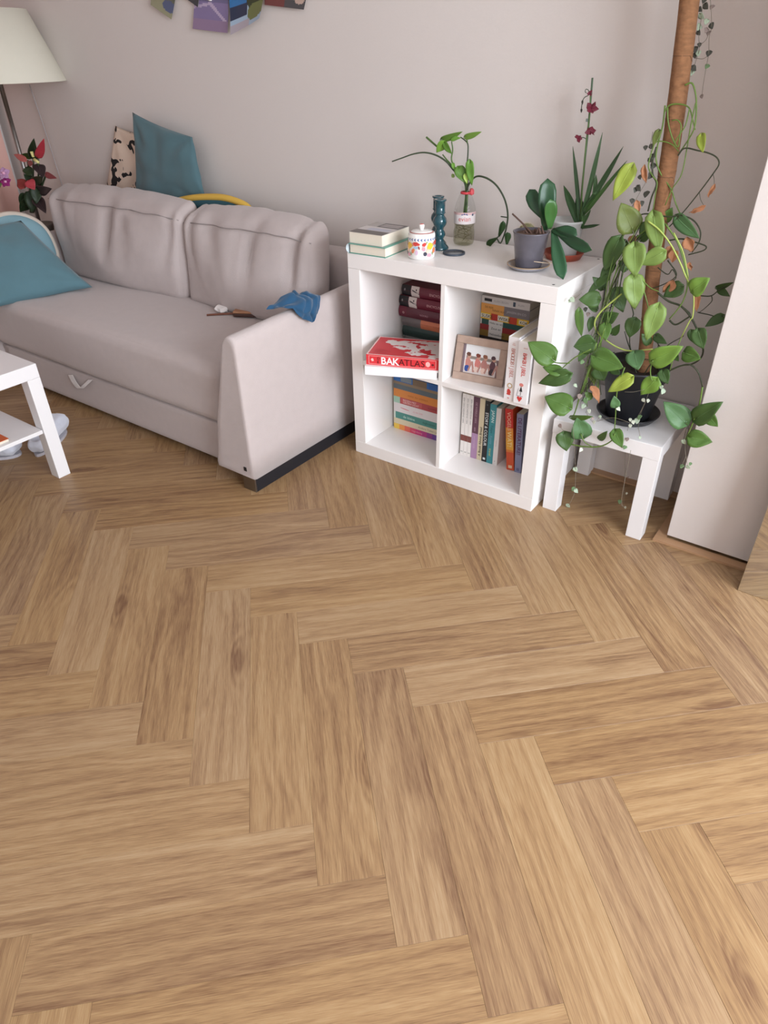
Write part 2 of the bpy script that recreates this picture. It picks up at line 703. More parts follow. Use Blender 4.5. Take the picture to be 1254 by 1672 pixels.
# planks far behind the viewer or beside the window stay joined
geos = []
for o_, a_, vs_, fs_ in FAR_PLANKS:
    R_ = Matrix.Rotation(a_, 3, 'Z')
    geos.append(([R_ @ q + o_ for q in vs_], fs_))
v_, f_ = merge(*geos)
mk('plank_field', v_, f_, M_PLANK, floor)['kind'] = 'stuff'
print('planks', len(floor.children), len(FAR_PLANKS))


def struct(name, geo, m, label=None, parent=None):
    o = mk(name, geo[0], geo[1], m, parent)
    if not parent:
        tag(o, label, None, None, 'structure')
    return o


T = .12
struct('wall_back', box_geo(RX0 - T, RX1 + T, RY1, RY1 + T, -.05, RZ1), M_WALL, 'plain off white painted back wall behind sofa and shelf')
struct('ceiling', box_geo(RX0 - T, RX1 + T, RY0 - T, RY1 + T, RZ1, RZ1 + .1), M_CEIL, 'flat white ceiling')


def wall_with_hole(name, axis, c0, c1, a0, a1, win, label):
    """axis 'x': wall slab between x=c0..c1 spanning y=a0..a1, window (b0,b1,z0,z1)"""
    b0, b1, z0, z1 = win
    parts = [(a0, b0, -.05, RZ1), (b1, a1, -.05, RZ1), (b0, b1, -.05, z0), (b0, b1, z1, RZ1)]
    geos = [box_geo(c0, c1, p[0], p[1], p[2], p[3]) if axis == 'x' else box_geo(p[0], p[1], c0, c1, p[2], p[3]) for p in parts]
    return struct(name, merge(*geos), M_WALL, label)


def window(name, axis, c, win, label):
    b0, b1, z0, z1 = win
    w = .06
    bars = [(b0, b0 + w, z0, z1), (b1 - w, b1, z0, z1), (b0, b1, z0, z0 + w), (b0, b1, z1 - w, z1),
            ((b0 + b1) / 2 - w / 2, (b0 + b1) / 2 + w / 2, z0, z1)]
    geos = [box_geo(c - .03, c + .03, *b) if axis == 'x' else box_geo(b[0], b[1], c - .03, c + .03, b[2], b[3]) for b in bars]
    return struct(name, merge(*geos), M_FRAME, label)


wall_with_hole('wall_right', 'x', RX1, RX1 + T, RY0 - T, RY1, WIN_R, 'off white wall with the large window')
window('window_1', 'x', RX1 + .07, WIN_R, 'large white framed window')
wall_with_hole('wall_front', 'y', RY0 - T, RY0, RX0 - T, RX1 + T, WIN_ADDED, 'off white wall opposite the sofa')
window('window_added', 'y', RY0 - .07, WIN_ADDED, 'added unseen white framed window opposite the sofa')  # added window behind the viewer, its opening lets in extra sky light
WIN_L = (-1.35, 0.10, 0.62, 2.30)
wall_with_hole('wall_left', 'x', RX0 - T, RX0, RY0 - T, RY1, WIN_L, 'off white wall beside the floor lamp')
window('window_3', 'x', RX0 - .07, WIN_L, 'white framed window behind the pink curtain')
# pier standing out from the back wall on the right
PX0, PX1, PY = 1.232, 2.12, 0.109
struct('wall_pier', box_geo(PX0, PX1, PY, RY1, 0.016, RZ1, .002, 2), M_WALL, 'white pier standing out from the back wall beside the plant')
# flat oak strips at the foot of the walls


def strip(name, pts, label):
    v, f = prism(pts, 0.0, 0.007)
    return struct(name, (v, f), M_STRIP, label)


sw = .034
strip('trim_1', [(0.80, RY1 - sw), (PX0 - sw, RY1 - sw), (PX0, RY1), (0.80, RY1)], 'thin oak strip at the foot of the back wall')
strip('trim_2', [(PX0 - sw, PY - sw), (PX0 + .0, PY), (PX0, RY1), (PX0 - sw, RY1 - sw)], 'thin oak strip at the side of the white pier')
strip('trim_3', [(PX0 - sw, PY - sw), (PX1, PY - sw), (PX1, PY), (PX0, PY)], 'thin oak strip at the foot of the white pier')

# ================================================================== cube shelf
M_WHITE = mat('white_foil', '#f2edea', 0.32, var=0.015, vscale=3)
SH, ST, SD_, DV = 0.79, 0.0518, 0.39, 0.0165
shelf = thing('cube_shelf', (SH / 2, SD_ / 2, 0), 'white two by two cube shelf with thick frame against the wall', 'shelf')
box('bottom_panel', 0, SH, 0, SD_, 0.0, ST, M_WHITE, shelf, .0015)
box('top_panel', 0, SH, 0, SD_, SH - ST, SH, M_WHITE, shelf, .0015)
box('side_panel', 0, ST, 0.0004, SD_, ST + .0004, SH - ST - .0004, M_WHITE, shelf, .001)
box('side_panel', SH - ST, SH, 0.0004, SD_, ST + .0004, SH - ST - .0004, M_WHITE, shelf, .001)
box('divider_panel', SH / 2 - DV / 2, SH / 2 + DV / 2, 0.001, SD_, ST, SH - ST, M_WHITE, shelf, .0008)
box('shelf_board', ST, SH / 2 - DV / 2, 0.001, SD_, SH / 2 - DV / 2, SH / 2 + DV / 2, M_WHITE, shelf, .0008)
box('shelf_board', SH / 2 + DV / 2, SH - ST, 0.001, SD_, SH / 2 - DV / 2, SH / 2 + DV / 2, M_WHITE, shelf, .0008)
for yy in (.021, .371):
    lathe('screw_hole', [(.0045, SH - .0002), (.0045, SH + .0002)], (SH - .026, yy, 0), mat('hole_dark', '#3a3330', .8), shelf, 12)
CZ0, CZM0, CZM1, CZ1 = ST, SH / 2 - DV / 2, SH / 2 + DV / 2, SH - ST
CXA, CXB, CXC, CXD = ST, SH / 2 - DV / 2, SH / 2 + DV / 2, SH - ST

# ------------------------------------------------------------------ books
M_PAGE = mat('page_edges', '#e2d8c6', 0.8, bump=.5, bscale=900, stretch=(1, 1, .05))


def book(label, t, h, d, cover, loc, rot, deco=(), texts=(), spine_round=0.0, group=None, pages=None, hard=False, name='book', spine_alt=None):
    """book frame: x = thickness, y = depth from the spine (0), z = height.
    deco: (z0, z1, colour[, x0, x1]) fractions, z measured from the top of the spine.
    texts: (string, start fraction from top, size m, colour, centre x fraction, up) ; up=True reads bottom to top"""
    root = thing(name, loc, label, 'book', group, rot)
    bt = .0022 if hard else .0007
    mc = mat('cover_' + cover.lstrip('#'), cover, .42)
    ov = .003 if hard else 0
    # cover: two boards and the spine
    sp = [box_geo(0, bt, 0.0005, d, 0, h), box_geo(t - bt, t, 0.0005, d, 0, h)]
    n = 6
    prof = []
    for i in range(n + 1):
        a = i / n
        prof.append((a * t, -spine_round * math.sin(math.pi * a)))
    V = []
    for (x, y) in prof:
        V += [Vector((x, y, 0)), Vector((x, y, h))]
    for (x, y) in prof:
        V += [Vector((x, y + .0015, 0)), Vector((x, y + .0015, h))]
    F = []
    m = 2 * (n + 1)
    for i in range(n):
        F.append([2 * i, 2 * i + 2, 2 * i + 3, 2 * i + 1])
        F.append([m + 2 * i, m + 2 * i + 1, m + 2 * i + 3, m + 2 * i + 2])
        F.append([2 * i + 1, 2 * i + 3, m + 2 * i + 3, m + 2 * i + 1])
        F.append([2 * i, m + 2 * i, m + 2 * i + 2, 2 * i + 2])
    v, f = merge(*sp, (V, F))
    c = mk('cover', v, f, mc, root, False, True)
    box('pages', bt, t - bt, .002, d - ov, ov, h - ov, pages or M_PAGE, root, 0, local=True)

    def sy(x):
        return -spine_round * math.sin(math.pi * min(1, max(0, x / t)))
    for dd in deco:
        z0, z1, cc = dd[:3]
        x0, x1 = (dd[3], dd[4]) if len(dd) > 3 else (0.0, 1.0)
        nx = 5
        Vd, Fd = [], []
        for i in range(nx + 1):
            x = t * (x0 + (x1 - x0) * i / nx)
            for z in (h * (1 - z1), h * (1 - z0)):
                Vd.append(Vector((x, sy(x) - .00025, z)))
        for i in range(nx):
            Fd.append([2 * i, 2 * i + 2, 2 * i + 3, 2 * i + 1])
        o = mk('spine_band', Vd, Fd, col(cc, .45), root, False, True)
    for tx in texts:
        s, st, size, cc, cx = tx[:5]
        up = len(tx) > 5 and tx[5]
        v, f = text_geo(s, size, .012 if len(tx) > 6 and tx[6] else 0.0)
        cap = size * .35
        out = []
        for q in v:
            if up:
                x = cx * t - (q.y - cap)
                z = h * (1 - st) + q.x
            else:
                x = cx * t + (q.y - cap)
                z = h * (1 - st) - q.x
            out.append(Vector((x, sy(x) - .0005, z)))
        mk('lettering', out, f, col(cc, .5), root, False, True)
    return root


LIE = (0, -math.pi / 2, 0)


def lying(label, x_left, y_front, z0, t, length, d, cover, yaw=0.0, **kw):
    """book lying flat, spine towards the room, its head at the left"""
    # rotation -90 about y: local z -> -x, local x -> z
    loc = Vector((x_left + length * math.cos(yaw), y_front + length * math.sin(yaw), z0))
    return book(label, t, length, d, cover, loc, (0, -math.pi / 2, yaw), **kw)


# upper left cell: stack at the back
G1 = 'books lying in the upper left cube'
zz = CZM1
for lab, t, L, cov, x, yy, deco, txt in (
    ('pale grey book at the bottom of the stack behind the red atlas', .032, .29, '#5d5a58', .075, .245, (), ()),
    ('dark green book lying under the grey and orange book', .040, .30, '#16302b', .068, .245, ((.62, .64, '#7d7a33'),), ()),
    ('grey book with an orange spine label in the maroon stack', .036, .29, '#6d6362', .066, .245, ((.30, 1.0, '#cf7752'),),
     (('NOVEMBER', .5, .012, '#b85a38', .5),)),
    ('dark maroon hardback with small pale lettering under the two maroon volumes', .040, .30, '#5c2230', .054, .240, ((.0, .12, '#6b2033'),),
     (('o', .06, .018, '#d8b9b3', .5), ('NOORD', .33, .010, '#b89097', .5), ('GROTE REIS', .62, .010, '#b89097', .5))),
    ('maroon volume with black end and white emblem, lower of two', .040, .30, '#6e1b30', .055, .243,
     ((0, .14, '#1d1c20'), (.145, .265, '#e2d8d3')), (('ENCYCLOPEDIE', .42, .013, '#d8a9ac', .5),)),
    ('maroon volume with black end and white emblem, topmost of the stack', .040, .30, '#6a1c30', .062, .25,
     ((0, .14, '#1d1c20'), (.145, .265, '#e2d8d3')), (('ENCYCLOPEDIE', .42, .013, '#d8a9ac', .5),)),
):
    b_ = lying(lab, x, yy, zz, t, L, .13, cov, deco=deco, texts=txt, spine_round=.006, group=G1, hard=True)
    if 'emblem' in lab:
        # small lion-like mark inside the white field
        sh = [(blob(.205, .52, .020, .22, 9, .3, .35, 3), '#3b3536'), (blob(.225, .70, .010, .10, 7, 0, .2, 5), '#3b3536'),
              (blob(.05, .6, .012, .12, 7), '#8f8a8c')]
        flat_print('emblem', sh, lambda u, w, l, t=t, L=L: Vector((w * t, -.006 * math.sin(math.pi * w) - .0004 - l, L * (1 - u))), b_, True)['kind'] = 'stuff'
    zz += t
# ribbon loop of the third volume
bk3 = bpy.data.objects['book.003']
Ri = bk3.rotation_euler.to_matrix().inverted()
tube('ribbon_marker', [Ri @ (Vector(p) - bk3.location) for p in ((.056, .252, .556), (.048, .246, .548), (.044, .243, .532), (.049, .242, .518), (.060, .243, .513))], .0018,
     mat('ribbon', '#b7a39d', .6), bk3, 6, local=True)

# white book lying on the board with the red atlas on top of it
sl = Vector((.139, -.099, 0)); sr = Vector((.383, .006, 0))
yaw = math.atan2(sr.y - sl.y, sr.x - sl.x)
a0 = Vector((.134, -.083, 0)); a1 = Vector((.381, .011, 0))
yawa = math.atan2(a1.y - a0.y, a1.x - a0.x)
lying('thick white book lying under the red atlas', sl.x, sl.y, CZM1, .033, (sr - sl).length, .20, '#f0eeee', yaw,
      deco=((.985, 1.0, '#5e5a5c', .2, .8),), hard=False, pages=mat('white_pages', '#f1efee', .7))
LA = (a1 - a0).length
atl = lying('red atlas cookbook with a white world map on its cover', a0.x, a0.y, CZM1 + .033, .038, LA, .185, '#d8353c', yawa,
            deco=(), texts=(('DE', .165, .001, '#5a1518', .5),), hard=True)
# cover front: frame line, map and title on the spine
fa = lambda u, w, l: Vector((.038 + l, w * .185, LA * (1 - u)))
land = '#e6dcd6'
shp = [(rect(0.0, 0.0, 1, .035), '#eec6c2'), (rect(0, 0, .02, 1), '#eec6c2'), (rect(0, .97, 1, 1), '#eec6c2'), (rect(.02, .035, 1, .97), '#cf3a40')]
for (cx, cy, rx, ry, sd_) in ((.34, .72, .16, .13, 1), (.47, .66, .13, .10, 2), (.36, .50, .07, .05, 3), (.44, .44, .08, .06, 4), (.55, .55, .07, .16, 5),
                              (.62, .40, .07, .10, 6), (.68, .22, .10, .09, 7), (.74, .58, .10, .12, 8), (.85, .63, .13, .14, 9), (.92, .40, .09, .14, 10),
                              (.93, .15, .10, .11, 11), (.80, .82, .16, .08, 12), (.60, .86, .12, .05, 13), (.22, .80, .06, .05, 14), (.55, .25, .06, .04, 15)):
    shp.append((blob(cx, cy, rx, ry, 22, .2, .35, sd_), land))
for k in range(6):
    shp.append((rect(.08, .12 + k * .035, .30 - (k % 3) * .05, .128 + k * .035), '#a52a31'))
flat_print('cover_map', shp, fa, atl, True)
fs = lambda u, w, l: Vector((w * .038, -.0003 - l, LA * (1 - u)))
shp = []
for a_, b_ in (((.035, .10), (.965, .13)), ((.035, .87), (.965, .90)), ((.035, .10), (.041, .90)), ((.959, .10), (.965, .90))):
    shp.append((rect(a_[0], a_[1], b_[0], b_[1]), '#f0b9b5'))
shp += [(blob(.09, .5, .02, .14, 10, 0, .3, 2), '#f3c2bd'), (blob(.855, .5, .032, .26, 12), '#f0b3ae'), (blob(.92, .48, .017, .11, 10), '#6b1c20')]
flat_print('spine_frame', shp, fs, atl, True)


def spine_text(parent, s, u0, size, c, bold, L, t, w=.5, fnl=None, vert=False):
    v, f = text_geo(s, size, bold)
    out = []
    for q in v:
        if vert:
            out.append(Vector((t * w + q.x, -.0008, L * (1 - u0) + q.y)))
        else:
            out.append(Vector((t * w + (q.y - size * .35), -.0008, L * (1 - u0) - q.x)))
    return mk('lettering', out, f, col(c, .5), parent, False, True)


def fit(s, width, bold=0.0):
    return width / text_width(s, 1.0, bold)


def spaced(parent, s, u0, u1, size, c, bold, L, t, w=.5):
    """letters evenly spread over the spine between the fractions u0 and u1"""
    n = len(s)
    for i, ch in enumerate(s):
        wd = text_width(ch, size, bold)
        u = u0 + (u1 - u0) * (i + .5) / n - wd / 2 / L
        spine_text(parent, ch, u, size, c, bold, L, t, w)


spine_text(atl, 'D', .155, .014, '#5a1518', .01, LA, .038, .68)
spine_text(atl, 'E', .155, .014, '#5a1518', .01, LA, .038, .32)
spaced(atl, 'BAK', .20, .46, .036, '#f6eeee', .02, LA, .038)
spaced(atl, 'ATLAS', .46, .82, .033, '#4a1216', .0, LA, .038)

# upper right cell: stack at the back
G2 = 'books lying in the upper right cube'
zz = CZM1
for lab, t, L, cov, deco, txt in (
    ('brown book at the foot of the stack behind the picture frame', .030, .19, '#6a4a38', (), ()),
    ('dark book second from the foot of the stack behind the picture frame', .020, .19, '#40302c', (), ()),
    ('red paperback just above the top edge of the picture frame', .034, .19, '#b23a31', (), ()),
    ('thin black book under the white labelled paperbacks', .013, .185, '#29211f', (), ()),
    ('gold brown paperback with white label, lowest of the labelled three', .023, .186, '#8a6a2c', ((.19, .48, '#e8e2dc'),), (('Heksenboek', .21, .012, '#2a2624', .5),)),
    ('dark red paperback with white label, middle of the labelled three', .020, .188, '#9a3230', ((.19, .48, '#e8e2dc'),), (('Zout en', .24, .012, '#2a2624', .5),)),
    ('dark teal paperback with white label, topmost of the labelled three', .019, .19, '#33564f', ((.18, .48, '#e8e2dc'), (0, .03, '#e0d9d2')), (('Heks en wij', .20, .011, '#2a2624', .5),)),
    ('bright yellow comic book with red and white print', .024, .19, '#e6b52c', ((0, .2, '#efe6d4', .2, .8), (.22, .36, '#c33b2a'), (.36, .58, '#efe6d4', .15, .9), (.60, .76, '#c8452c'), (.8, .96, '#efe2c8', .2, .8)),
     (('SUSKE', .02, .016, '#3b3a1e', .5, False, True), ('WISKE', .38, .016, '#3b3a1e', .5, False, True), ('KOK', .82, .014, '#3b3a1e', .5, False, True))),
    ('orange and grey paperback under the pale top book', .033, .19, '#837a7c', ((0, .48, '#e5a052'),), (('DE REIS', .08, .010, '#8a5a28', .62), ('NAAR HUIS', .24, .010, '#8a5a28', .36), ('JANSEN EN CO', .54, .011, '#c9c0c0', .5))),
    ('pale grey paperback on top of the stack', .026, .188, '#d8d0cb', ((.06, .22, '#2a2728', .3, .7), (.66, .71, '#38485a', .2, .8)), (('KLEIN BEGIN', .26, .010, '#a7a0a0', .5), ('RUIM', .76, .010, '#a7a0a0', .5))),
):
    lying(lab, .406, .25, zz, t, L, .125, cov, deco=deco, texts=txt, group=G2)
    zz += t

# two white baking books standing at the right of the upper right cell
bw = []
for lab, x, t, h, y, tcol, word in (
    ('white hardback standing with pink spine lettering and a gold ring beside the picture frame', .6465, .036, .214, -.002, '#c98f86', 'BROODBIJBEL'),
    ('white hardback standing with red spine lettering and a black tree mark against the shelf side', .6860, .046, .209, -.010, '#d4544c', 'BAKBIJBEL')):
    t_ = t
    b_ = book(lab, t, h, .21, '#efebec', (x, y, CZM1), (0, 0, 0), hard=True)
    spaced(b_, word, .17, .64 if 'BR' in word else .55, .0185, tcol, .012, h, t, .55)
    bw.append((b_, t, h))
b_, t_, h_ = bw[0]
f0 = lambda u, w, l: Vector((u * .036, -.0004 - l, w))
sh = [(blob(.5, .050, .26, .0095, 18), '#c2a67e'), (blob(.5, .050, .16, .006, 14), '#efebec'),
      (blob(.45, .0285, .20, .010, 12, 0, .12), '#c8453d'), (blob(.45, .020, .22, .003, 10), '#c8453d'), (blob(.45, .006, .12, .003, 8), '#d9a5a0'),
      (rect(.4, .188, .7, .190), '#d2a39c'), (rect(.44, .193, .66, .1945), '#d2a39c')]
flat_print('spine_marks', sh, f0, b_, True)['kind'] = 'stuff'
b_, t_, h_ = bw[1]
f1 = lambda u, w, l: Vector((u * .046, -.0004 - l, w))
sh = [(blob(.5, .066, .16, .006, 14), '#d9837b'), ([(.5, .063), (.38, .043), (.62, .043)], '#26262a'), (rect(.48, .030, .52, .044), '#26262a'),
      ([(.30, .055), (.20, .029), (.235, .029), (.305, .049)], '#77747a'), (rect(.18, .026, .7, .028), '#9a979c'),
      ([(.45, .006), (.25, .019), (.28, .024), (.38, .0255), (.45, .022), (.52, .0255), (.62, .024), (.65, .019)], '#cf3f3b'),
      (rect(.4, .188, .7, .190), '#d2a39c')]
flat_print('spine_marks', sh, f1, b_, True)['kind'] = 'stuff'

# picture frame leaning in the upper right cell
M_RUST = mat('weathered_wood', '#b39a8b', .75, bump=.7, bscale=90, var=.28, vscale=26, stretch=(1, 6, 1))
fl = Vector((.414, .050, CZM1)); fr = Vector((.601, .072, CZM1))
fyaw = math.atan2(fr.y - fl.y, fr.x - fl.x)
FW = (fr - fl).length
FH = .152
frame = thing('picture_frame', fl, 'weathered wooden picture frame with a holiday photo on the shelf', 'picture frame', None,
              (math.radians(-13), 0, fyaw))
bwid = .026
box('frame_back', .002, FW - .002, .010, .014, .002, FH - .002, mat('frame_back_dark', '#2b2624', .8), frame, 0, local=True)
for nm, a in (('frame_rail', (0, FW, 0, bwid)), ('frame_rail', (0, FW, FH - bwid, FH)), ('frame_stile', (0, bwid, bwid, FH - bwid)), ('frame_stile', (FW - bwid, FW, bwid, FH - bwid))):
    g_ = box_geo(a[0], a[1], -.002, .010, a[2], a[3], .002, 2)
    mk(nm, g_[0], g_[1], M_RUST, frame, False, True)
fi = lambda u, w, l: Vector((bwid + u * (FW - 2 * bwid), .0095 - l, bwid + w * (FH - 2 * bwid)))
sh = [(rect(0, 0, 1, 1), '#e9e4e3'), (rect(0, .62, 1, 1), '#eef0f2'), (rect(.1, .50, .95, .60), '#8f857e'), (rect(0, 0, 1, .16), '#ddd2ce'),
      (rect(0, 0, .06, 1), '#8a7880'), (rect(.93, 0, 1, .6), '#7a6060')]
for cx, hcol, body, legc in ((.17, '#6b4334', '#c98a80', '#33509a'), (.43, '#7d3d30', '#d07f78', '#e2c9bd'), (.62, '#8d5a44', '#b97f78', '#e3c4b7'), (.84, '#4a3038', '#5d3a44', '#3a2a34')):
    sh += [(blob(cx, .34, .085, .21, 12, .1, .1, 3), body), (blob(cx + .01, .60, .052, .085, 12, 0, .08, 2), '#c79a87'),
           (blob(cx - .01, .65, .062, .07, 12, 0, .12, 2), hcol), (blob(cx - .02, .16, .07, .11, 10, 0, .15, 6), legc),
           ([(cx, .10), (cx + .08, .42), (cx + .13, .42), (cx + .20, .06), (cx + .14, .05), (cx + .10, .30), (cx + .04, .06)], '#b6887e')]
flat_print('photo_print', [(p, c) for p, c in sh], fi, frame, True)
box('strut', FW * .45, FW * .55, .013, .016, .004, .09, mat('frame_back_dark', '#2b2624', .8), frame, 0, local=True)

# lower left cell stack
G3 = 'books lying in the lower left cube'
zz = CZ0
for lab, t, L, cov, deco, txt in (
    ('paperback with a yellow to pink to blue rainbow spine at the foot of the stack', .024, .30, '#2f4f9e', tuple((i * .0909, (i + 1) * .0909, c) for i, c in enumerate(('#f0c955', '#ee9a52', '#e4705c', '#dd4f70', '#d0417c', '#b94283', '#94458a', '#6a4490', '#4a4590', '#374a9a', '#2f4f9e'))), (('regenboog', .30, .012, '#e8a4b4', .5),)),
    ('cream paperback lying on the rainbow spine book', .025, .29, '#ddd0b2', (), (('Andere Tijden Later', .42, .013, '#8e8468', .5),)),
    ('teal paperback with pale lettering in the lower stack', .030, .295, '#4d8f86', ((.0, .03, '#d9e2d6'), (.93, .97, '#7fb3a4')), (('de kleine', .16, .016, '#b9dcd2', .5, False, True), ('dagboeken', .48, .014, '#275f58', .5))),
    ('white paperback with a small pink feather on its spine', .040, .29, '#e3dcdc', (), (('zij die blijft', .33, .011, '#e0a9b4', .5),)),
    ('red paperback with a mint green spine end', .028, .288, '#b0474b', ((0, .11, '#a9cdb8'), (.13, .48, '#c25a5c', .15, .9)), (('REIZEN MET', .16, .012, '#ecd2cc', .68), ('GROEN LICHT', .16, .012, '#ecd2cc', .32), ('KLAVERBLAD', .58, .010, '#7e2c33', .5))),
    ('orange paperback in the lower left stack', .034, .29, '#d98840', (), (('atelier der schilders', .24, .012, '#b4651f', .5),)),
    ('thin slate grey paperback above the orange one', .021, .29, '#5f6b72', (), ()),
    ('thin sand coloured paperback above the slate grey one', .012, .285, '#8d7a62', (), ()),
    ('blue picture book on top of the lower left stack', .026, .29, '#2b69b2', ((.12, .30, '#7e8c96', .1, .9), (.32, .55, '#7a6852'), (.58, .95, '#265fa8')), ()),
):
    b_ = lying(lab, .066, .18, zz, t, L, .19, cov, deco=deco, texts=txt, group=G3)
    if 'feather' in lab:
        flat_print('feather_mark', [(blob(.19, .5, .035, .10, 10, .9), '#d9647c'), (blob(.83, .5, .03, .12, 9, .4, .3), '#a2616a')],
                   lambda u, w, l, t=t, L=L: Vector((w * t, -.0004 - l, L * (1 - u))), b_, True)
    zz += t

# lower right cell: standing row
G4 = 'books standing in the lower right cube'
row = (
    ('slim white volume with a brown spine block, next to the divider', .411, .0155, .258, '#e9e3de', 'w'),
    ('slim white volume with a brown spine block, middle of the three', .427, .0155, .258, '#e9e3de', 'w'),
    ('slim white volume with a brown spine block, beside the mauve book', .443, .0150, .258, '#e9e3de', 'w'),
    ('mauve paperback with a dark plum upper spine', .459, .026, .257, '#a984a6', 'm'),
    ('cream paperback with black lettering reading upwards', .4855, .021, .256, '#cdbfa0', 'c'),
    ('black paperback with white spine lettering', .507, .021, .253, '#1c1f22', 'b'),
    ('teal paperback with yellow and dark lettering', .5285, .026, .246, '#3c8a92', 't'),
    ('thin white paperback standing at the gap in the row', .555, .019, .236, '#dcd6d3', 'x'),
)
for lab, x, t, h, cov, kind in row:
    d = .19
    deco, txt = (), ()
    if kind == 'w':
        deco = ((.66, .76, '#7c4038'), (.0, .995, '#b9b2ae', .96, 1.0))
        txt = (('EEN GESCHIEDENIS VAN', .06, .0095, '#6e6866', .5), ('S', .93, .012, '#4a4644', .5))
    if kind == 'm':
        deco = ((0, .58, '#5d3848'),)
        txt = (('DE WERELD VAN', .08, .011, '#a98a96', .5), ('ons', .48, .012, '#b79aa8', .5), ('verzamelde', .62, .012, '#c0a2bc', .5))
    if kind == 'c':
        txt = (('A Book About Bread', .93, .0145, '#3b362c', .5, True, True),)
    if kind == 'b':
        txt = (("STORY & COLOUR", .18, .0165, '#d9dedd', .5, False, True), ('o', .05, .010, '#7f8788', .5))
        deco = ((.93, .965, '#d9dedd', .25, .75),)
    if kind == 't':
        txt = (('JAPAN', .10, .017, '#cfe3e0', .55, False, True), ('Tokyo', .34, .013, '#1d4a55', .5), ('Kyoto', .52, .014, '#79a0b8', .5), ('travel', .74, .014, '#c8c66a', .5))
    if kind == 'x':
        txt = (('notities', .55, .009, '#b4acaa', .5), ('n', .92, .010, '#8a8482', .5))
    book(lab, t, h, d, cov, (x, .14, CZ0), (0, 0, 0), deco=deco, texts=txt, group=G4)
# leaning pair
ln = math.radians(-6.5)
book('red and yellow paperback leaning to the left', .030, .246, .19, '#d1532b', (.6175, .137, CZ0 + .0002), (0, ln, 0),
     deco=((0, .30, '#c7302c'), (.30, .48, '#e2933c'), (.48, .66, '#e7a93f'), (.66, .70, '#dd7f35'), (.92, .97, '#e8c9a8', .25, .75)),
     texts=(('VOGELS', .05, .020, '#e6b8a0', .5, False, True), ('WAT!', .36, .024, '#f0d9a0', .5, False, True)), group=G4)
book('lilac grey paperback with large purple spine lettering', .026, .238, .19, '#8b8fae', (.6505, .137, CZ0 + .0002), (0, math.radians(-3.2), 0),
     deco=((.92, .97, '#6a6d90', .3, .7),), texts=(('DE LITERATURE!', .06, .0205, '#5a2a5c', .5, False, True),), group=G4)
book('brown book standing against the right side of the lower right cube', .028, .225, .18, '#85705a', (.7015, .148, CZ0), (0, 0, 0), group=G4)
# black folder lying across the row
lying('black folder lying across the tops of the standing books', .520, .185, CZ0 + .262, .018, .215, .14, '#1b1a1c', group=G4)

# ================================================================== sofa
M_SOFA = mat('sofa_fabric', '#beb1ae', .92, bump=.55, bscale=420, var=.05, vscale=30, sheen=.25)
M_SEAM = mat('sofa_seam', '#9c9290', .95)
M_BLACKM = mat('black_metal', '#23242a', .45, metal=.2)
M_CHROME = mat('brushed_steel', '#8d8a88', .28, metal=1.0)
SXL, SXR = -2.075, -0.10
sofa = thing('sofa', ((SXL + SXR) / 2, 0, 0), 'pale grey two seat sofa bed with loose back cushions against the wall', 'sofa')


def arm_geo(sgn, x_out, seg=14):
    """arm: wide foot, narrow top, rounded front edge. sgn=+1: outside towards +x"""
    V, F = [], []
    ys = [-.478 + .856 * (i / 24) for i in range(25)]
    prof = []
    zb = .062

    def ring(y, zt, shrink):
        pts = []
        # outer bottom -> outer top -> inner top -> inner bottom (x measured inwards from the outer face)
        raw = [(0.0, zb), (0.0, zb + .10), (0.0, zb + .22), (0, zb + .34), (0.0, zt - .05), (.003, zt - .02), (.011, zt - .006), (.024, zt), (.040, zt), (.050, zt - .006),
               (.062, zt - .02), (.074, zt - .055), (.115, zt - .19), (.160, zt - .33), (.185, zb + .08), (.20, zb + .02), (.198, zb)]
        for a, z in raw:
            pts.append((x_out - sgn * (a + (.5 * .12 - a) * shrink), z - (z - (zb + .28)) * shrink * .25))
        return pts
    yy = [(-.478, .30), (-.4785, .12), (-.474, .03), (-.462, 0.0)] + [(-.44 + i * .0683, 0.0) for i in range(12)] + [(.385, 0.0)]
    for y, s in yy:
        t = (y + .478) / .856
        zt = .602 + .028 * t
        r = ring(y, zt, s)
        V += [Vector((x, y + (.010 * ((zt - z) / .54) if y < -.45 else 0) * 0, z)) for x, z in r]
        n = len(r)
    for i in range(len(yy) - 1):
        for k in range(n):
            j = (k + 1) % n
            f = [i * n + k, i * n + j, (i + 1) * n + j, (i + 1) * n + k]
            F.append(f if sgn < 0 else f[::-1])
    F.append(list(range(n)) if sgn > 0 else list(range(n))[::-1])
    F.append([(len(yy) - 1) * n + k for k in range(n)][::-1] if sgn > 0 else [(len(yy) - 1) * n + k for k in range(n)])
    return V, F


v, f = arm_geo(1, SXR)
arm_r = mk('armrest', v, f, M_SOFA, sofa, True)
v, f = arm_geo(-1, SXL)
mk('armrest', v, f, M_SOFA, sofa, True)
box('brand_tag', -.146, -.133, -.4805, -.4775, .092, .108, mat('tag_black', '#17171a', .5), arm_r, .0006)
# sled foot under each arm
for xo, sgn in ((SXR, -1), (SXL, 1)):
    xa, xb = sorted((xo + sgn * .012, xo + sgn * .018))
    ft = box('sled_foot', xa, xb, -.46, .34, 0.0, .066, M_BLACKM, sofa, .001)
    xa, xb = sorted((xo + sgn * .012, xo + sgn * .075))
    box('foot_plate', xa, xb, -.466, -.459, 0.0, .068, M_CHROME, ft, .001)
# backrest frame
g_ = softbox_geo(1.93, .13, .62, .035, 10)
mk('backrest', [p + Vector((-1.088, .325, .39)) for p in g_[0]], g_[1], M_SOFA, sofa, True)
# drawer base
g_ = softbox_geo(1.60, .66, .172, .014, 8)
base = mk('drawer_base', [p + Vector((-1.108, -.075, .114)) for p in g_[0]], g_[1], M_SOFA, sofa, True)


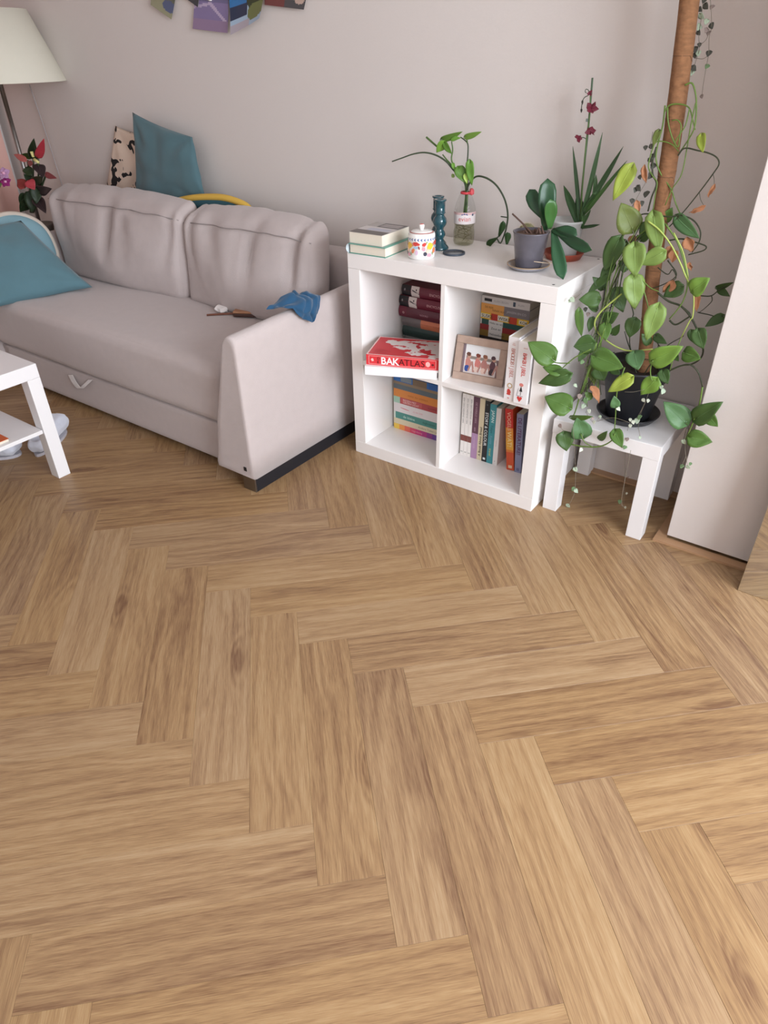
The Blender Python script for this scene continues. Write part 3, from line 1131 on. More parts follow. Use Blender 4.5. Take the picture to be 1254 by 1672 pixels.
def seat_fn(p):
    # slight crown, soft front roll and a few shallow folds
    u = p.x / .84
    w = (p.y + .02) / .33
    if p.z > 0:
        p.z += .012 * (1 - u * u) - .004 * w
        d = noise.noise(Vector((p.x * 2.2, p.y * 3.0, 1.3))) * .006
        d += .004 * math.sin((p.x * .6 + p.y) * 26) * math.exp(-((p.x + .48) / .22) ** 2 - ((p.y + .18) / .12) ** 2)
        p.z += d
    if p.y < -.2:
        p.y -= .006 * math.sin(p.x * 5 + 1) * (1 - abs(p.z) / .13)
    return p


g_ = softbox_geo(1.62, .80, .235, .050, 40, seat_fn, (0, .01, .006))
seat = mk('seat_mattress', [p + Vector((-1.100, -.025, .315)) for p in g_[0]], g_[1], M_SOFA, sofa, True)
# pull strap hanging in a V from under the seat
s0, s1, s2 = on_y(115, 612, -.412), on_y(131, 634, -.416), on_y(148, 620, -.412)


def ribbon(name, pts, width, wdir, m, parent, th=.0012):
    P = spline(pts, 6)
    V, F = [], []
    wd = Vector(wdir).normalized() * width / 2
    nn = Vector((0, -1, 0)) * th
    for p in P:
        V += [p - wd, p + wd, p + wd + nn, p - wd + nn]
    for i in range(len(P) - 1):
        for k in range(4):
            j = (k + 1) % 4
            F.append([4 * i + k, 4 * i + j, 4 * i + 4 + j, 4 * i + 4 + k])
    F += [[3, 2, 1, 0], [4 * len(P) - 4, 4 * len(P) - 3, 4 * len(P) - 2, 4 * len(P) - 1]]
    return mk(name, V, F, m, parent, False)


ribbon('pull_strap', [s0, (s0 + s1) / 2 + Vector((0, -.004, -.006)), s1, (s1 + s2) / 2 + Vector((0, -.004, -.004)), s2], .040, (1, 0, .25),
       mat('strap_webbing', '#e6e1df', .9), base)


def back_cushion(name, x0, x1, seed, folds, lean, yb, ztop, flare=0.0):
    W, Tk, Hh = x1 - x0, .152, ztop - .425
    rnd = random.Random(seed)
    fl = [(rnd.uniform(-.44, .44) * W, rnd.uniform(.008, .024), rnd.uniform(.5, 1.1)) for _ in range(folds)]

    def fn(p):
        u, w = p.x / (W / 2), p.z / (Hh / 2)
        q = p.copy()
        front = max(0.0, -p.y / (Tk / 2))
        # belly of the cushion sags forward low down
        q.y -= front * (.030 * (1 - u * u) * (1 - (w + .35) ** 2 * .6))
        up = max(0.0, min(1.0, (w + .5) / 1.2))
        for fx, fw, fa in fl:
            bend = fx + .035 * (1 - w) * (1 if fx < 0 else -.6) + .012 * math.sin(w * 3 + fx * 30)
            q.y += front * .017 * fa * up * math.exp(-((p.x - bend) / fw) ** 2)
            if p.z > 0:
                q.z -= .004 * fa * math.exp(-((p.x - fx) / fw) ** 2) * max(0, w)
        q.y += front * .010 * noise.noise(Vector((p.x * 5 + seed, p.z * 6, 0)))
        if p.z > 0:
            q.z += .006 * noise.noise(Vector((p.x * 9 + seed, p.y * 9, 3)))
        q.z += .010 * (1 - u * u) * max(0, w) + .046 * max(0, w) ** 2 * (p.y / Tk + .5)
        q.x -= flare * max(0.0, -u) * max(0.0, (w + 1) / 2)
        # lean back
        q.y += (q.z + Hh / 2) * lean
        return q
    g = softbox_geo(W, Tk, Hh, .045, 36, fn, (.012, .02, .012))
    c = Vector(((x0 + x1) / 2, yb + Tk / 2, .425 + Hh / 2))
    o = mk(name, [p + c for p in g[0]], g[1], M_SOFA, sofa, True)
    # seam running along the upper front edge
    pts = []
    for i in range(15):
        u = -1 + 2 * i / 14
        p = fn(Vector((u * (W / 2 - .004), -Tk / 2 + .006 + .018 * abs(u) ** 8, Hh / 2 - .020 - .012 * abs(u) ** 6)))
        pts.append(p + c + Vector((0, -.003 - .020 * (1 - u * u) * .5, .003)))
    tube('seam', pts, .0022, M_SEAM, o, 5, 3)
    return o


back_cushion('back_cushion', -1.005, -.268, 5, 14, .10, .062, .788)
back_cushion('back_cushion', -1.945, -1.010, 11, 14, .10, .045, .800, .075)

# ------------------------------------------------------------------ cushions and things on the sofa
M_TEAL = mat('teal_cotton', '#4d6a71', .9, bump=.4, bscale=500, var=.06, vscale=20, sheen=.2)
M_BLUE = mat('blue_cotton', '#587a84', .9, bump=.4, bscale=500, var=.06, vscale=20, sheen=.2)


def cushion(name, label, c4, thick, m, parent=None, **kw):
    v, f = pillow_geo(c4, thick, **kw)
    o = mk(name, v, f, m, parent, True)
    if not parent:
        tag(o, label, 'cushion')
    return o


cushion('throw_cushion', 'teal cushion with a pointed corner standing upright behind the back cushions',
        (on_y(216, 183, .325), on_y(314, 224, .335), on_y(343, 345, .318), on_y(222, 352, .312)), .072, M_TEAL, pinch=.05, seed=2, wr=.020)
M_BLOTCH = mat('cream_blotch_cotton', '#e3cdbb', .9, bump=.3, bscale=400)


def add_blotches(m, dark, scale, thr):
    nt = m.node_tree
    tc = nt.nodes.new('ShaderNodeTexCoord')
    n = nt.nodes.new('ShaderNodeTexNoise'); n.inputs['Scale'].default_value = scale; n.inputs['Detail'].default_value = 1.0
    n.inputs['Distortion'].default_value = .8
    nt.links.new(tc.outputs['Object'], n.inputs['Vector'])
    r = nt.nodes.new('ShaderNodeValToRGB')
    r.color_ramp.interpolation = 'CONSTANT'
    b0 = nt.nodes['Principled BSDF'].inputs['Base Color'].default_value
    r.color_ramp.elements[0].color = tuple(b0)
    r.color_ramp.elements[1].position = thr
    r.color_ramp.elements[1].color = lin(dark)
    nt.links.new(n.outputs[0], r.inputs[0])
    nt.links.new(r.outputs[0], nt.nodes['Principled BSDF'].inputs['Base Color'])


add_blotches(M_BLOTCH, '#1d1a1c', 17, .585)
cushion('throw_cushion', 'cream cushion with black blotches half hidden behind the upright teal cushion',
        (on_y(188, 205, .386), on_y(262, 225, .388), on_y(262, 350, .384), on_y(165, 345, .382)), .034, M_BLOTCH, pinch=.06, seed=5)
# dark teal cushion with a yellow border lying behind the cushions
yc = thing('throw_cushion', (-.95, .33, .74), 'dark teal cushion with a broad yellow edge lying behind the back cushions', 'cushion')
q4 = (on_y(262, 338, .27), on_y(330, 314, .36), on_y(425, 350, .36), on_y(330, 385, .27))
P4 = [on_y(258, 341, .254), on_y(296, 327, .258), on_y(335, 322, .262), on_y(375, 325, .264), on_y(408, 343, .264), on_y(400, 378, .262), on_y(330, 378, .258), on_y(270, 366, .254)]


def disc_cushion(name, ring, thick, m, parent, n=10, flat=.5):
    R = spline([Vector(p) for p in ring] + [Vector(ring[0])], 6)[:-1]
    c = sum(R, Vector()) / len(R)
    nr = Vector()
    for a, b in zip(R, R[1:] + R[:1]):
        nr += (a - c).cross(b - c)
    nr.normalize()
    V, F = [], []
    k = len(R)
    for s in (1, -1):
        off = len(V)
        for i in range(n):
            t = 1 - i / n
            for p in R:
                V.append(c + (p - c) * t + nr * (s * thick * .5 * (1 - t ** 2.5) ** flat))
        V.append(c + nr * (s * thick * .5))
        for i in range(n - 1):
            for j in range(k):
                a, b = off + i * k + j, off + i * k + (j + 1) % k
                q = [a, b, b + k, a + k]
                F.append(q if s > 0 else q[::-1])
        for j in range(k):
            q = [off + (n - 1) * k + j, off + (n - 1) * k + (j + 1) % k, off + n * k]
            F.append(q if s > 0 else q[::-1])
    return mk(name, V, F, m, parent, True), R


o, R = disc_cushion('cover', P4, .034, mat('dark_teal_cotton', '#2c5560', .9, bump=.4, bscale=500), yc)
tube('yellow_border', R + [R[0]], .0145, mat('yellow_cotton', '#d9b04c', .9, bump=.4, bscale=500), yc, 8, 0)

# left end of the seat: blue cushion lying against the arm, pale one with cream border behind it
pc = thing('throw_cushion', (-2.0, 0, .45), 'light blue cushion with a cream border behind the plain blue cushion', 'cushion')
P5 = [on_x(-40, 372, -2.02), on_x(0, 352, -2.02), on_x(34, 351, -2.02), on_x(66, 366, -2.0), on_x(86, 394, -1.98), on_x(93, 428, -1.95), on_x(70, 470, -1.90), on_x(-30, 470, -1.93)]
o, R = disc_cushion('cover', P5, .08, mat('light_blue_cotton', '#86a9b4', .9, bump=.4, bscale=500), pc)
tube('cream_border', R + [R[0]], .013, mat('cream_cotton', '#cfc0b2', .9, bump=.4, bscale=500), pc, 8, 0)
cushion('throw_cushion', 'plain blue cushion lying on the seat against the armrest',
        (Vector((-2.06, -.50, .69)), on_x(34, 360, -1.86), on_z(151, 469, .462), Vector((-1.71, -.49, .425))), .13, M_BLUE, pinch=.03, seed=9, wr=.010)

# crumpled blue cloth over the armrest
M_CLOTH = mat('blue_jersey', '#16496c', .85, bump=.3, bscale=700, var=.12, vscale=14, sheen=.3)


def cloth_geo():
    n, k = 44, 34
    V, F = [], []
    for i in range(n + 1):
        a = i / n
        for j in range(k + 1):
            b = j / k
            # outline in the arm's own frame: a along the arm, b across from inside to outside
            y0, y1 = -.255 + .085 * b, -.060 - .03 * b + .03 * math.sin(b * 3)
            y = y0 + (y1 - y0) * a
            s = -.012 + .130 * b * (1 - .45 * abs(a - .55))   # distance from the inner top edge over the top and down
            y += .012 * noise.noise(Vector((a * 4, b * 5, 7)))
            top = .628 + .02 * (y + .25) / .5 - .012
            if s < .055:
                x, z = -.158 + s, top + .004
            else:
                x, z = -.158 + .055 + .010 * (1 - math.exp(-(s - .055) * 40)), top + .004 - (s - .055)
            h = .014 * (noise.noise(Vector((a * 5.0, b * 3.2, 2.2))) + 1.0) + .010 * abs(math.sin(a * 11 + b * 4 + 2 * noise.noise(Vector((a * 3, b * 3, 0)))))
            h *= .4 + 1.0 * math.sin(math.pi * min(1, max(0, a))) * (1 - .6 * b)
            nrm = Vector((.25 + .75 * max(0, min(1, (s - .04) / .03)), 0, 1 - max(0, min(1, (s - .04) / .03)))).normalized()
            V.append(Vector((x, y, z)) + nrm * (h + .003))
    for i in range(n):
        for j in range(k):
            q = i * (k + 1) + j
            F.append([q, q + k + 1, q + k + 2, q + 1])
    m = len(V)
    V += [v + Vector((-.001, 0, -.0015)) for v in V]
    F += [[i + m for i in q[::-1]] for q in F]
    return V, F


v, f = cloth_geo()
tag(mk('cloth', v, f, M_CLOTH, None, True), 'crumpled dark blue cloth draped over the sofa armrest', 'cloth')
# small things in the fold of the seat
za = .449
p0, p1 = on_z(338, 516, za), on_z(392, 513, za)
tag(tube('pencil', [p0 + Vector((0, 0, .004)), (p0 + p1) / 2 + Vector((0, 0, .005)), p1 + Vector((0, 0, .004))], .0045, mat('pencil_brown', '#7d4d3a', .5), None, 7, 2),
    'thin brown pencil lying on the seat beside the back cushion', 'pencil')
c = on_z(361, 511, za)
g_ = softbox_geo(.05, .035, .03, .012, 10, lambda p: p + Vector((noise.noise(p * 40), noise.noise(p * 40 + Vector((5, 0, 0))), noise.noise(p * 40 + Vector((0, 9, 0))))) * .010)
tag(mk('tissue', [p + c + Vector((0, 0, .016)) for p in g_[0]], g_[1], mat('tissue_white', '#e6dfdc', .9), None, False), 'small crumpled white tissue lying on the seat', 'tissue')
c = on_z(405, 514, za)
w_ = thing('purse', c, 'small tan leather purse lying on the seat by the armrest', 'purse', None, (0, 0, .5))
box('flap', -.055, .055, -.035, .04, .014, .024, mat('tan_leather', '#a9795a', .55, bump=.3), w_, .004, local=True)
box('pouch', -.055, .055, -.036, .04, 0, .015, mat('dark_leather', '#4a3028', .55, bump=.3), w_, .005, local=True)

# ================================================================== coffee table
M_LACK = mat('white_lacquer', '#e9e6e6', .30, var=.01)
TX1, TY1, TZ = -.826, -.783, .460
TX0, TY0 = TX1 - .55, TY1 - .90
ct = thing('coffee_table', ((TX0 + TX1) / 2, (TY0 + TY1) / 2, 0), 'white square legged coffee table with a lower shelf in front of the sofa', 'table')
box('table_top', TX0, TX1, TY0, TY1, TZ - .052, TZ, M_LACK, ct, .002)
for x in (TX0, TX1 - .052):
    for y in (TY0, TY1 - .05):
        box('leg', x, x + .052, y, y + .05, 0, TZ - .0522, M_LACK, ct, .0015)
box('lower_shelf', TX0 + .01, TX1 - .004, TY0 + .01, TY1 - .052, .198, .213, M_LACK, ct, .001)
mg = thing('magazine', (-1.0, -1.02, .213), 'orange covered magazine lying on the lower shelf of the coffee table', 'magazine', None, (0, 0, 0))
box('pages', -.14, .148, -.12, .066, 0.0, .009, M_PAGE, mg, 0, local=True)
box('cover', -.142, .150, -.122, .068, .009, .0102, col('#d2602c', .35), mg, 0, local=True)
flat_print('cover_print', [(rect(.04, -.02, .135, .03), '#e9c7a2'), (blob(.02, -.06, .05, .03, 10), '#7c3a22'), (rect(-.12, .02, .0, .05), '#3b3a3a')],
           lambda x, y, l: Vector((x, y, .0102 + l)), mg, True)

# slippers
M_FUR = mat('white_fleece', '#d5d8e4', .95, bump=1.0, bscale=60, sheen=.5)


def slipper(loc, rz, label):
    r = thing('slipper', loc, label, 'slipper', 'pale fleece slippers by the coffee table', (0, 0, rz))
    pts = []
    for i in range(24):
        a = 2 * math.pi * i / 24
        x = .13 * math.cos(a)
        y = (.048 + .010 * math.cos(a)) * math.sin(a)
        pts.append((x, y))
    v, f = prism(pts, 0, .012)
    mk('sole', v, f, mat('slipper_sole', '#b9b6bd', .8), r, False, True)

    def fn(p):
        u = p.x / .135
        k = .82 + .18 * u
        p.y *= k
        if p.z > 0:
            p.z *= 1.0 + .25 * u
            # foot opening at the heel half
            d = ((p.x + .045) / .07) ** 2 + (p.y / .036) ** 2
            if d < 1:
                p.z -= .045 * (1 - d) ** .5
        p += Vector((noise.noise(p * 60), noise.noise(p * 60 + Vector((3, 0, 0))), noise.noise(p * 60 + Vector((0, 7, 0))))) * .003
        return p
    g = softbox_geo(.265, .108, .066, .033, 20, fn)
    mk('upper', [p + Vector((0, 0, .045)) for p in g[0]], g[1], M_FUR, r, True, True)
    return r


slipper(on_z(-14, 742, .0), .55, 'pale fleece slipper lying under the lower shelf of the coffee table')
slipper(on_z(82, 722, .0), 2.2, 'pale fleece slipper standing behind the coffee table leg')

# ================================================================== small white side table and plant stand
sx0, sx1, sy0, sy1, sz = .810, 1.165, .050, .400, .353
st = thing('side_table', ((sx0 + sx1) / 2, (sy0 + sy1) / 2, 0), 'small white square side table carrying the climbing plant', 'table')
box('table_top', sx0, sx1, sy0, sy1, sz - .05, sz, M_LACK, st, .0015)
for x in (sx0 + .001, sx1 - .051):
    for y in (sy0 + .001, sy1 - .051):
        box('leg', x, x + .05, y, y + .05, 0 if y < .3 else .0, sz - .0502, M_LACK, st, .001)

# ================================================================== leaning mirror
M_MIR = mat('mirror_silver', '#dcdcd6', .015, metal=1.0)
tilt = math.radians(-5.0)
mr = thing('mirror', (1.49, -.032, 0), 'frameless mirror leaning on the white pier reflecting the floor', 'mirror', None, (tilt, 0, 0))
box('backing_board', .004, .566, .005, .012, .0, 1.596, mat('mirror_backing', '#4a3d33', .7), mr, 0, local=True)
box('glass', 0, .57, 0, .005, 0.0005, 1.60, M_MIR, mr, .0015, 2, local=True)

# ================================================================== photos on the wall
M_PIN = mat('white_clip', '#efecea', .5)
GP = 'photos pinned on the wall above the sofa'


def wall_photo(label, quad, shapes, curl, pins=()):
    """quad: pixel corners TL,TR,BR,BL of the card; lies on the wall, lower edge curling away"""
    tl, tr, br, bl = [on_y(x, y, .404) for x, y in quad]
    r = thing('wall_photo', (tl + tr) / 2, label, 'photo', GP)
    cl, cs = curl

    def P(u, w, l):  # u 0..1 left-right, w 0..1 bottom-top
        p = bl * (1 - u) * (1 - w) + br * u * (1 - w) + tr * u * w + tl * (1 - u) * w
        out = cl * (1 - w) ** 2 + cs * (2 * u - 1) ** 2 * (1 - w)
        return Vector((p.x, RY1 - .003 - out - l, p.z))
    n = 10
    V, F = [], []
    for s in (0.0, -.0006):
        for i in range(n + 1):
            for j in range(n + 1):
                V.append(P(i / n, j / n, s))
    m = (n + 1) ** 2
    for i in range(n):
        for j in range(n):
            q = [i * (n + 1) + j, (i + 1) * (n + 1) + j, (i + 1) * (n + 1) + j + 1, i * (n + 1) + j + 1]
            F += [q, [m + k for k in q[::-1]]]
    mk('card', V, F, col('#e8e4e2', .4), r, True)
    sub = []
    for poly, c in shapes:
        sub.append((poly, c))
    # gridded print so it follows the curl
    V, F, mi, ms = [], [], [], []
    k_ = 0
    N2 = 44
    for i in range(N2):
        for j in range(N2):
            u, w = (i + .5) / N2, (j + .5) / N2
            cc = None
            for poly, c in sub:
                inside = False
                for (xa, ya), (xb, yb) in zip(poly, poly[1:] + poly[:1]):
                    if (ya > w) != (yb > w) and u < (xb - xa) * (w - ya) / (yb - ya) + xa:
                        inside = not inside
                if inside:
                    cc = c
            if cc is None:
                continue
            m_ = col(cc, .35)
            if m_ not in ms:
                ms.append(m_)
            o = len(V)
            for a, b in ((i, j), (i + 1, j), (i + 1, j + 1), (i, j + 1)):
                V.append(P(a / N2, b / N2, .0004))
            F.append([o, o + 1, o + 2, o + 3]); mi.append(ms.index(m_))
    mk('photo_print', V, F, ms, r, True, False, mi)
    for (u, w) in pins:
        c = P(u, w, .004)
        geos = []
        for a in range(5):
            an = a * 2 * math.pi / 5
            g = softbox_geo(.016, .006, .016, .0028, 4)
            geos.append(([p + c + Vector((.011 * math.cos(an), 0, .011 * math.sin(an))) for p in g[0]], g[1]))
        g = softbox_geo(.014, .009, .014, .004, 4)
        geos.append(([p + c for p in g[0]], g[1]))
        v, f = merge(*geos)
        mk('flower_pin', v, f, M_PIN, r, True)
    return r


wall_photo('grey green landscape photo at the outer end of the row on the wall', ((244, -60), (291, -55), (286, 32), (252, 8)),
           [(rect(0, 0, 1, 1), '#8a8aa0'), (rect(.0, .3, 1, .62), '#5e6152'), (blob(.35, .55, .25, .3, 9, 0, .3), '#44403a'), (rect(0, 0, 1, .3), '#8f8d72'), (blob(.8, .2, .3, .12, 8), '#4f5a78')], (.022, .0))
wall_photo('dark photo half hidden beside the purple photo on the wall', ((296, -70), (330, -66), (326, 12), (304, -4)),
           [(rect(0, 0, 1, 1), '#35383c'), (blob(.5, .3, .4, .2, 8, 0, .3), '#575a44')], (.012, .0))
wall_photo('purple toned sea photo with a white flower pin on the wall', ((318, -70), (372, -66), (375, 54), (318, 47)),
           [(rect(0, 0, 1, 1), '#7f729a'), (rect(0, .42, 1, .62), '#6a6488'), (rect(0, .60, 1, 1), '#5c5a80'), ([(0, .30), (.45, .36), (1, .10), (1, .14), (.5, .41), (0, .34)], '#b3a3bd'),
            ([(.3, .62), (.9, .50), (.9, .53), (.35, .66)], '#a79cb8'), (rect(0, 0, 1, .16), '#8d7794')], (.014, .0), ((.45, .50),))
wall_photo('coast photo with blue sky and dark trees curling off the wall', ((366, -66), (438, -74), (434, 30), (387, 57)),
           [(rect(0, 0, 1, 1), '#9fb4c8'), (rect(0, .52, .6, .75), '#dfe6ea'), (rect(0, .36, .5, .52), '#2f6ea6'), (rect(0, .18, .5, .36), '#26314a'), (blob(.75, .55, .32, .38, 12, 0, .25), '#2f3a22'),
            (blob(.8, .2, .3, .14, 9, 0, .2), '#6c7444'), (rect(0, 0, .6, .12), '#a99fa8')], (.03, .008), ((.85, .66),))
wall_photo('street photo with dark red and grey tones beside the coast photo', ((430, -66), (508, -60), (500, 16), (436, 8)),
           [(rect(0, 0, 1, 1), '#4d4a4c'), (rect(0, .0, .5, .3), '#6e3b38'), (blob(.6, .3, .25, .15, 9, 0, .3), '#8d8d86'), (blob(.85, .2, .12, .1, 8), '#b99f93'), (rect(.3, .35, 1, .6), '#363a3a')], (.016, .0))

# ================================================================== lamp, curtain and plants in the left corner
LXY = Vector((-2.30, .178))
lamp = thing('floor_lamp', (LXY.x, LXY.y, 0), 'floor lamp with a wide cream cone shade and steel pole in the corner', 'lamp')
M_SHADE = mat('cream_shade', '#ddd8c8', .9, bump=.2, bscale=300)


def axis_dist(px, py):
    d = ray(px, py)
    d2 = Vector((d.x, d.y))
    w = LXY - Vector((CAM.x, CAM.y))
    t = w.dot(d2) / d2.dot(d2)
    return (w - d2 * t).length, CAM.z + d.z * t


(sh_r, sh_z0), (sh_rt, sh_z1) = axis_dist(110, 131), axis_dist(43, 15)
prof = [(sh_r, sh_z0), (sh_rt, sh_z1), (sh_rt - .003, sh_z1), (sh_r - .003, sh_z0), (sh_r, sh_z0)]
print('lamp shade', sh_r, sh_rt, sh_z0, sh_z1)
lathe('lamp_shade', prof, (LXY.x, LXY.y, 0), M_SHADE, lamp, 48, False)
lathe('pole', [(.011, .02), (.011, 1.50)], (LXY.x, LXY.y, 0), M_CHROME, lamp, 16)
lathe('base', [(.005, 0), (.10, 0), (.10, .018), (.03, .03), (.011, .035)], (LXY.x, LXY.y, 0), M_CHROME, lamp, 32)
for a in range(3):
    an = a * 2.094 + .4
    tube('shade_arm', [(LXY.x, LXY.y, sh_z1 - .01), (LXY.x + sh_rt * .98 * math.cos(an), LXY.y + sh_rt * .98 * math.sin(an), sh_z1 - .004)], .0025, M_CHROME, lamp, 6, 0)
lathe('bulb', [(.002, 1.36), (.02, 1.37), (.03, 1.40), (.028, 1.43), (.015, 1.46), (.013, 1.50)], (LXY.x, LXY.y, 0), mat('bulb_glass', '#e8e6df', .3), lamp, 16)
c0, c1 = on_y(48, 138, .392), on_y(100, 298, .398)
tube('cord', [c0, (c0 + c1) / 2 + Vector((.006, 0, 0)), c1, c1 + Vector((.02, 0, -.25))], .0035, mat('cord_grey', '#a89f9d', .6), lamp, 6)

# pink curtain on the left wall
M_CURT = mat('pink_curtain', '#e0b3a8', .9, bump=.2, bscale=300)
V, F = [], []
n = 60
for i in range(n + 1):
    y = -1.50 + 1.87 * i / n
    x = RX0 + .055 + .022 * math.sin(i * 1.05) + .006 * math.sin(i * .37)
    for z in (.60, 1.2, 1.8, 2.42):
        V.append(Vector((x, y, z)))
for i in range(n):
    for j in range(3):
        a = i * 4 + j
        F.append([a, a + 4, a + 5, a + 1])
m = len(V)
V += [v + Vector((.002, 0, 0)) for v in V]
F += [[q + m for q in f[::-1]] for f in F]
tag(mk('curtain', V, F, M_CURT, None, True), 'pale pink curtain hanging on the wall beside the floor lamp', 'curtain')
box('trim_4', RX0, RX0 + .03, -1.45, .20, .585, .60, M_FRAME, None, .002)
tag(bpy.data.objects['trim_4'], 'white window sill', None, None, 'structure')

# plant stand behind the far arm with two plants
M_DKW = mat('dark_wood', '#4c3a32', .6, var=.2, vscale=12)
psx0, psx1, psy0, psy1, psz = -2.262, -2.082, -.17, .20, .560
ps = thing('plant_stand', ((psx0 + psx1) / 2, (psy0 + psy1) / 2, 0), 'dark wooden pedestal plant stand behind the far armrest of the sofa', 'stand')
box('top', psx0, psx1, psy0, psy1, psz - .025, psz, M_DKW, ps, .002)
pcx = (psx0 + psx1) / 2
box('column', pcx - .03, pcx + .03, -.06, .0, .02, psz - .0252, M_DKW, ps, .003)
box('foot', pcx - .075, pcx + .075, -.16, .065, 0, .0202, M_DKW, ps, .003)

# ================================================================== things on top of the cube shelf
TZT = SH
# two books with their page edges towards the room
M_CREAMP = mat('cream_pages', '#e6dccb', .8, bump=.4, bscale=700, stretch=(1, 1, .05))
b1 = thing('book', (.010, -.004, TZT), 'thick cream paged book with a teal cover lying at the corner of the shelf top', 'book', 'books lying on top of the shelf', (0, 0, math.radians(3)))
box('pages', .004, .150, .004, .205, .002, .030, M_CREAMP, b1, .001, local=True)
g_ = merge(box_geo(0, .152, 0, .208, 0, .0016), box_geo(0, .152, 0, .208, .0304, .032))
mk('cover', g_[0], g_[1], mat('teal_cover', '#5fa292', .4), b1, False, True)
V, F = [], []
for j, y in enumerate((0.0, .208)):
    for i in range(13):
        a = math.pi / 2 + math.pi * i / 12
        V.append(Vector((.003 + .013 * math.cos(a), y, .016 + .016 * math.sin(a))))
for i in range(12):
    F.append([i, i + 1, 14 + i, 13 + i])
F += [list(range(13)), [13 + i for i in range(13)][::-1]]
mk('spine', V, F, mat('pale_blue_spine', '#c8d6dc', .35), b1, True, True)
b2 = thing('book', (.008, .006, TZT + .032), 'cream paged paperback with a grey sketch on its cover, top of the pair', 'book', 'books lying on top of the shelf', (0, 0, math.radians(2)))
box('pages', .001, .136, .001, .170, .001, .036, M_CREAMP, b2, .001, local=True)
g_ = merge(box_geo(0, .137, 0, .172, 0, .001), box_geo(0, .137, 0, .172, .036, .037), box_geo(-.001, .001, 0, .172, 0, .037))
mk('cover', g_[0], g_[1], mat('grey_cover', '#a8a09c', .35), b2, False, True)
sh = [(rect(.0, .0, 1, .30), '#6d6662'), (rect(.0, .28, 1, .62), '#cdc6c4'), (rect(.25, .3, .9, .5), '#b9b8c4'), ([(0.30, .62), (.98, .60), (.98, .98), (.30, .98)], '#6a6362'), (rect(.36, .68, .92, .92), '#a59c9a'),
      (rect(.34, .64, .98, .66), '#3a3434'), (rect(.3, .96, .98, .985), '#3a3434'), (rect(.36, .78, .95, .795), '#4b4444')]
flat_print('cover_print', sh, lambda u, w, l: Vector((u * .136, w * .170, .037 + l)), b2, True)

# lidded jar with flowers
JC = Vector((.256, .082, TZT))
jar = thing('lidded_jar', JC, 'white ceramic jar with lid and colourful painted flowers', 'jar')
M_CER = mat('white_glaze', '#f1eeea', .18, coat=.3)
jr = .0455
lathe('body', [(.002, 0), (.040, 0), (jr, .004), (jr, .074), (jr - .002, .080), (jr - .004, .0815), (jr - .005, .079), (.002, .079)], (0, 0, 0), M_CER, jar, 40, True, True, True)
lid = lathe('lid', [(.002, .079), (jr - .006, .079), (jr - .006, .082), (.030, .0865), (.010, .088), (.002, .088)], (0, 0, 0), M_CER, jar, 40, True, True, True)
lathe('lid_ring', [(jr - .0062, .0812), (jr - .0055, .0822), (jr - .009, .0836), (jr - .0095, .0828)], (0, 0, 0), col('#b4675f', .3), jar, 40, False, True, True)
kn = lathe('knob', [(.002, .087), (.007, .0875), (.0065, .092), (.009, .097), (.0095, .102), (.007, .1055), (.002, .1065)], (0, 0, 0), M_CER, jar, 24, True, True, True)
lathe('knob_tip', [(.0074, .1052), (.0070, .1060), (.002, .1069)], (0, 0, 0), col('#c8645c', .3), jar, 24, True, True, True)
sh = []
vd = math.atan2(CAM.y - JC.y, CAM.x - JC.x)


def jm(u, w, l):  # u metres along the surface, centred on the viewer side; w height
    a = vd + u / jr
    return Vector(((jr + l) * math.cos(a), (jr + l) * math.sin(a), w))


blue, red_, yel, pink, orange, lblue, navy, grn = '#3f5f9a', '#c9453f', '#efbe3e', '#dd9aa8', '#e08256', '#9fc0d8', '#26263c', '#7f9a5a'
for k in range(26):
    u = (k - 13) * .011
    sh.append((blob(u, .0655, .0042, .0016, 7, .7), blue))
    sh.append((blob(u, .0625, .0042, .0016, 7, -.7), blue))
rj = random.Random(4)
for cx in (-.11, -.04, .035, .105):
    s_ = cx
    sh += [(blob(s_ - .026, .050, .0065, .007, 10, 0, .25, 1), red_), (blob(s_ - .028, .037, .006, .007, 9, 0, .2, 2), pink), (blob(s_ - .022, .020, .006, .007, 9, 0, .2, 3), navy),
           (blob(s_ - .006, .044, .012, .011, 12, 0, .22, 4), yel), (blob(s_ - .013, .030, .008, .007, 9, 0, .2, 5), '#f0c4ae'), (blob(s_ - .008, .016, .009, .006, 9, 0, .2, 6), pink),
           (blob(s_ + .010, .049, .0035, .006, 8, .3), '#c98a7a'), (blob(s_ + .011, .029, .006, .009, 8, -.3, .2, 7), orange), (blob(s_ + .022, .052, .011, .007, 10, 0, .25, 8), red_),
           (blob(s_ + .022, .040, .008, .004, 9), lblue), (blob(s_ + .024, .025, .005, .008, 8, 0, .15, 9), '#d7b6cf'), (blob(s_ + .032, .040, .003, .006, 7, .3), '#9a4a44'),
           (blob(s_ + .004, .020, .002, .006, 6, .3), grn), (blob(s_ - .018, .056, .002, .005, 6, -.4), grn)]
flat_print('painted_flowers', sh, jm, jar, True, .0003, .2)

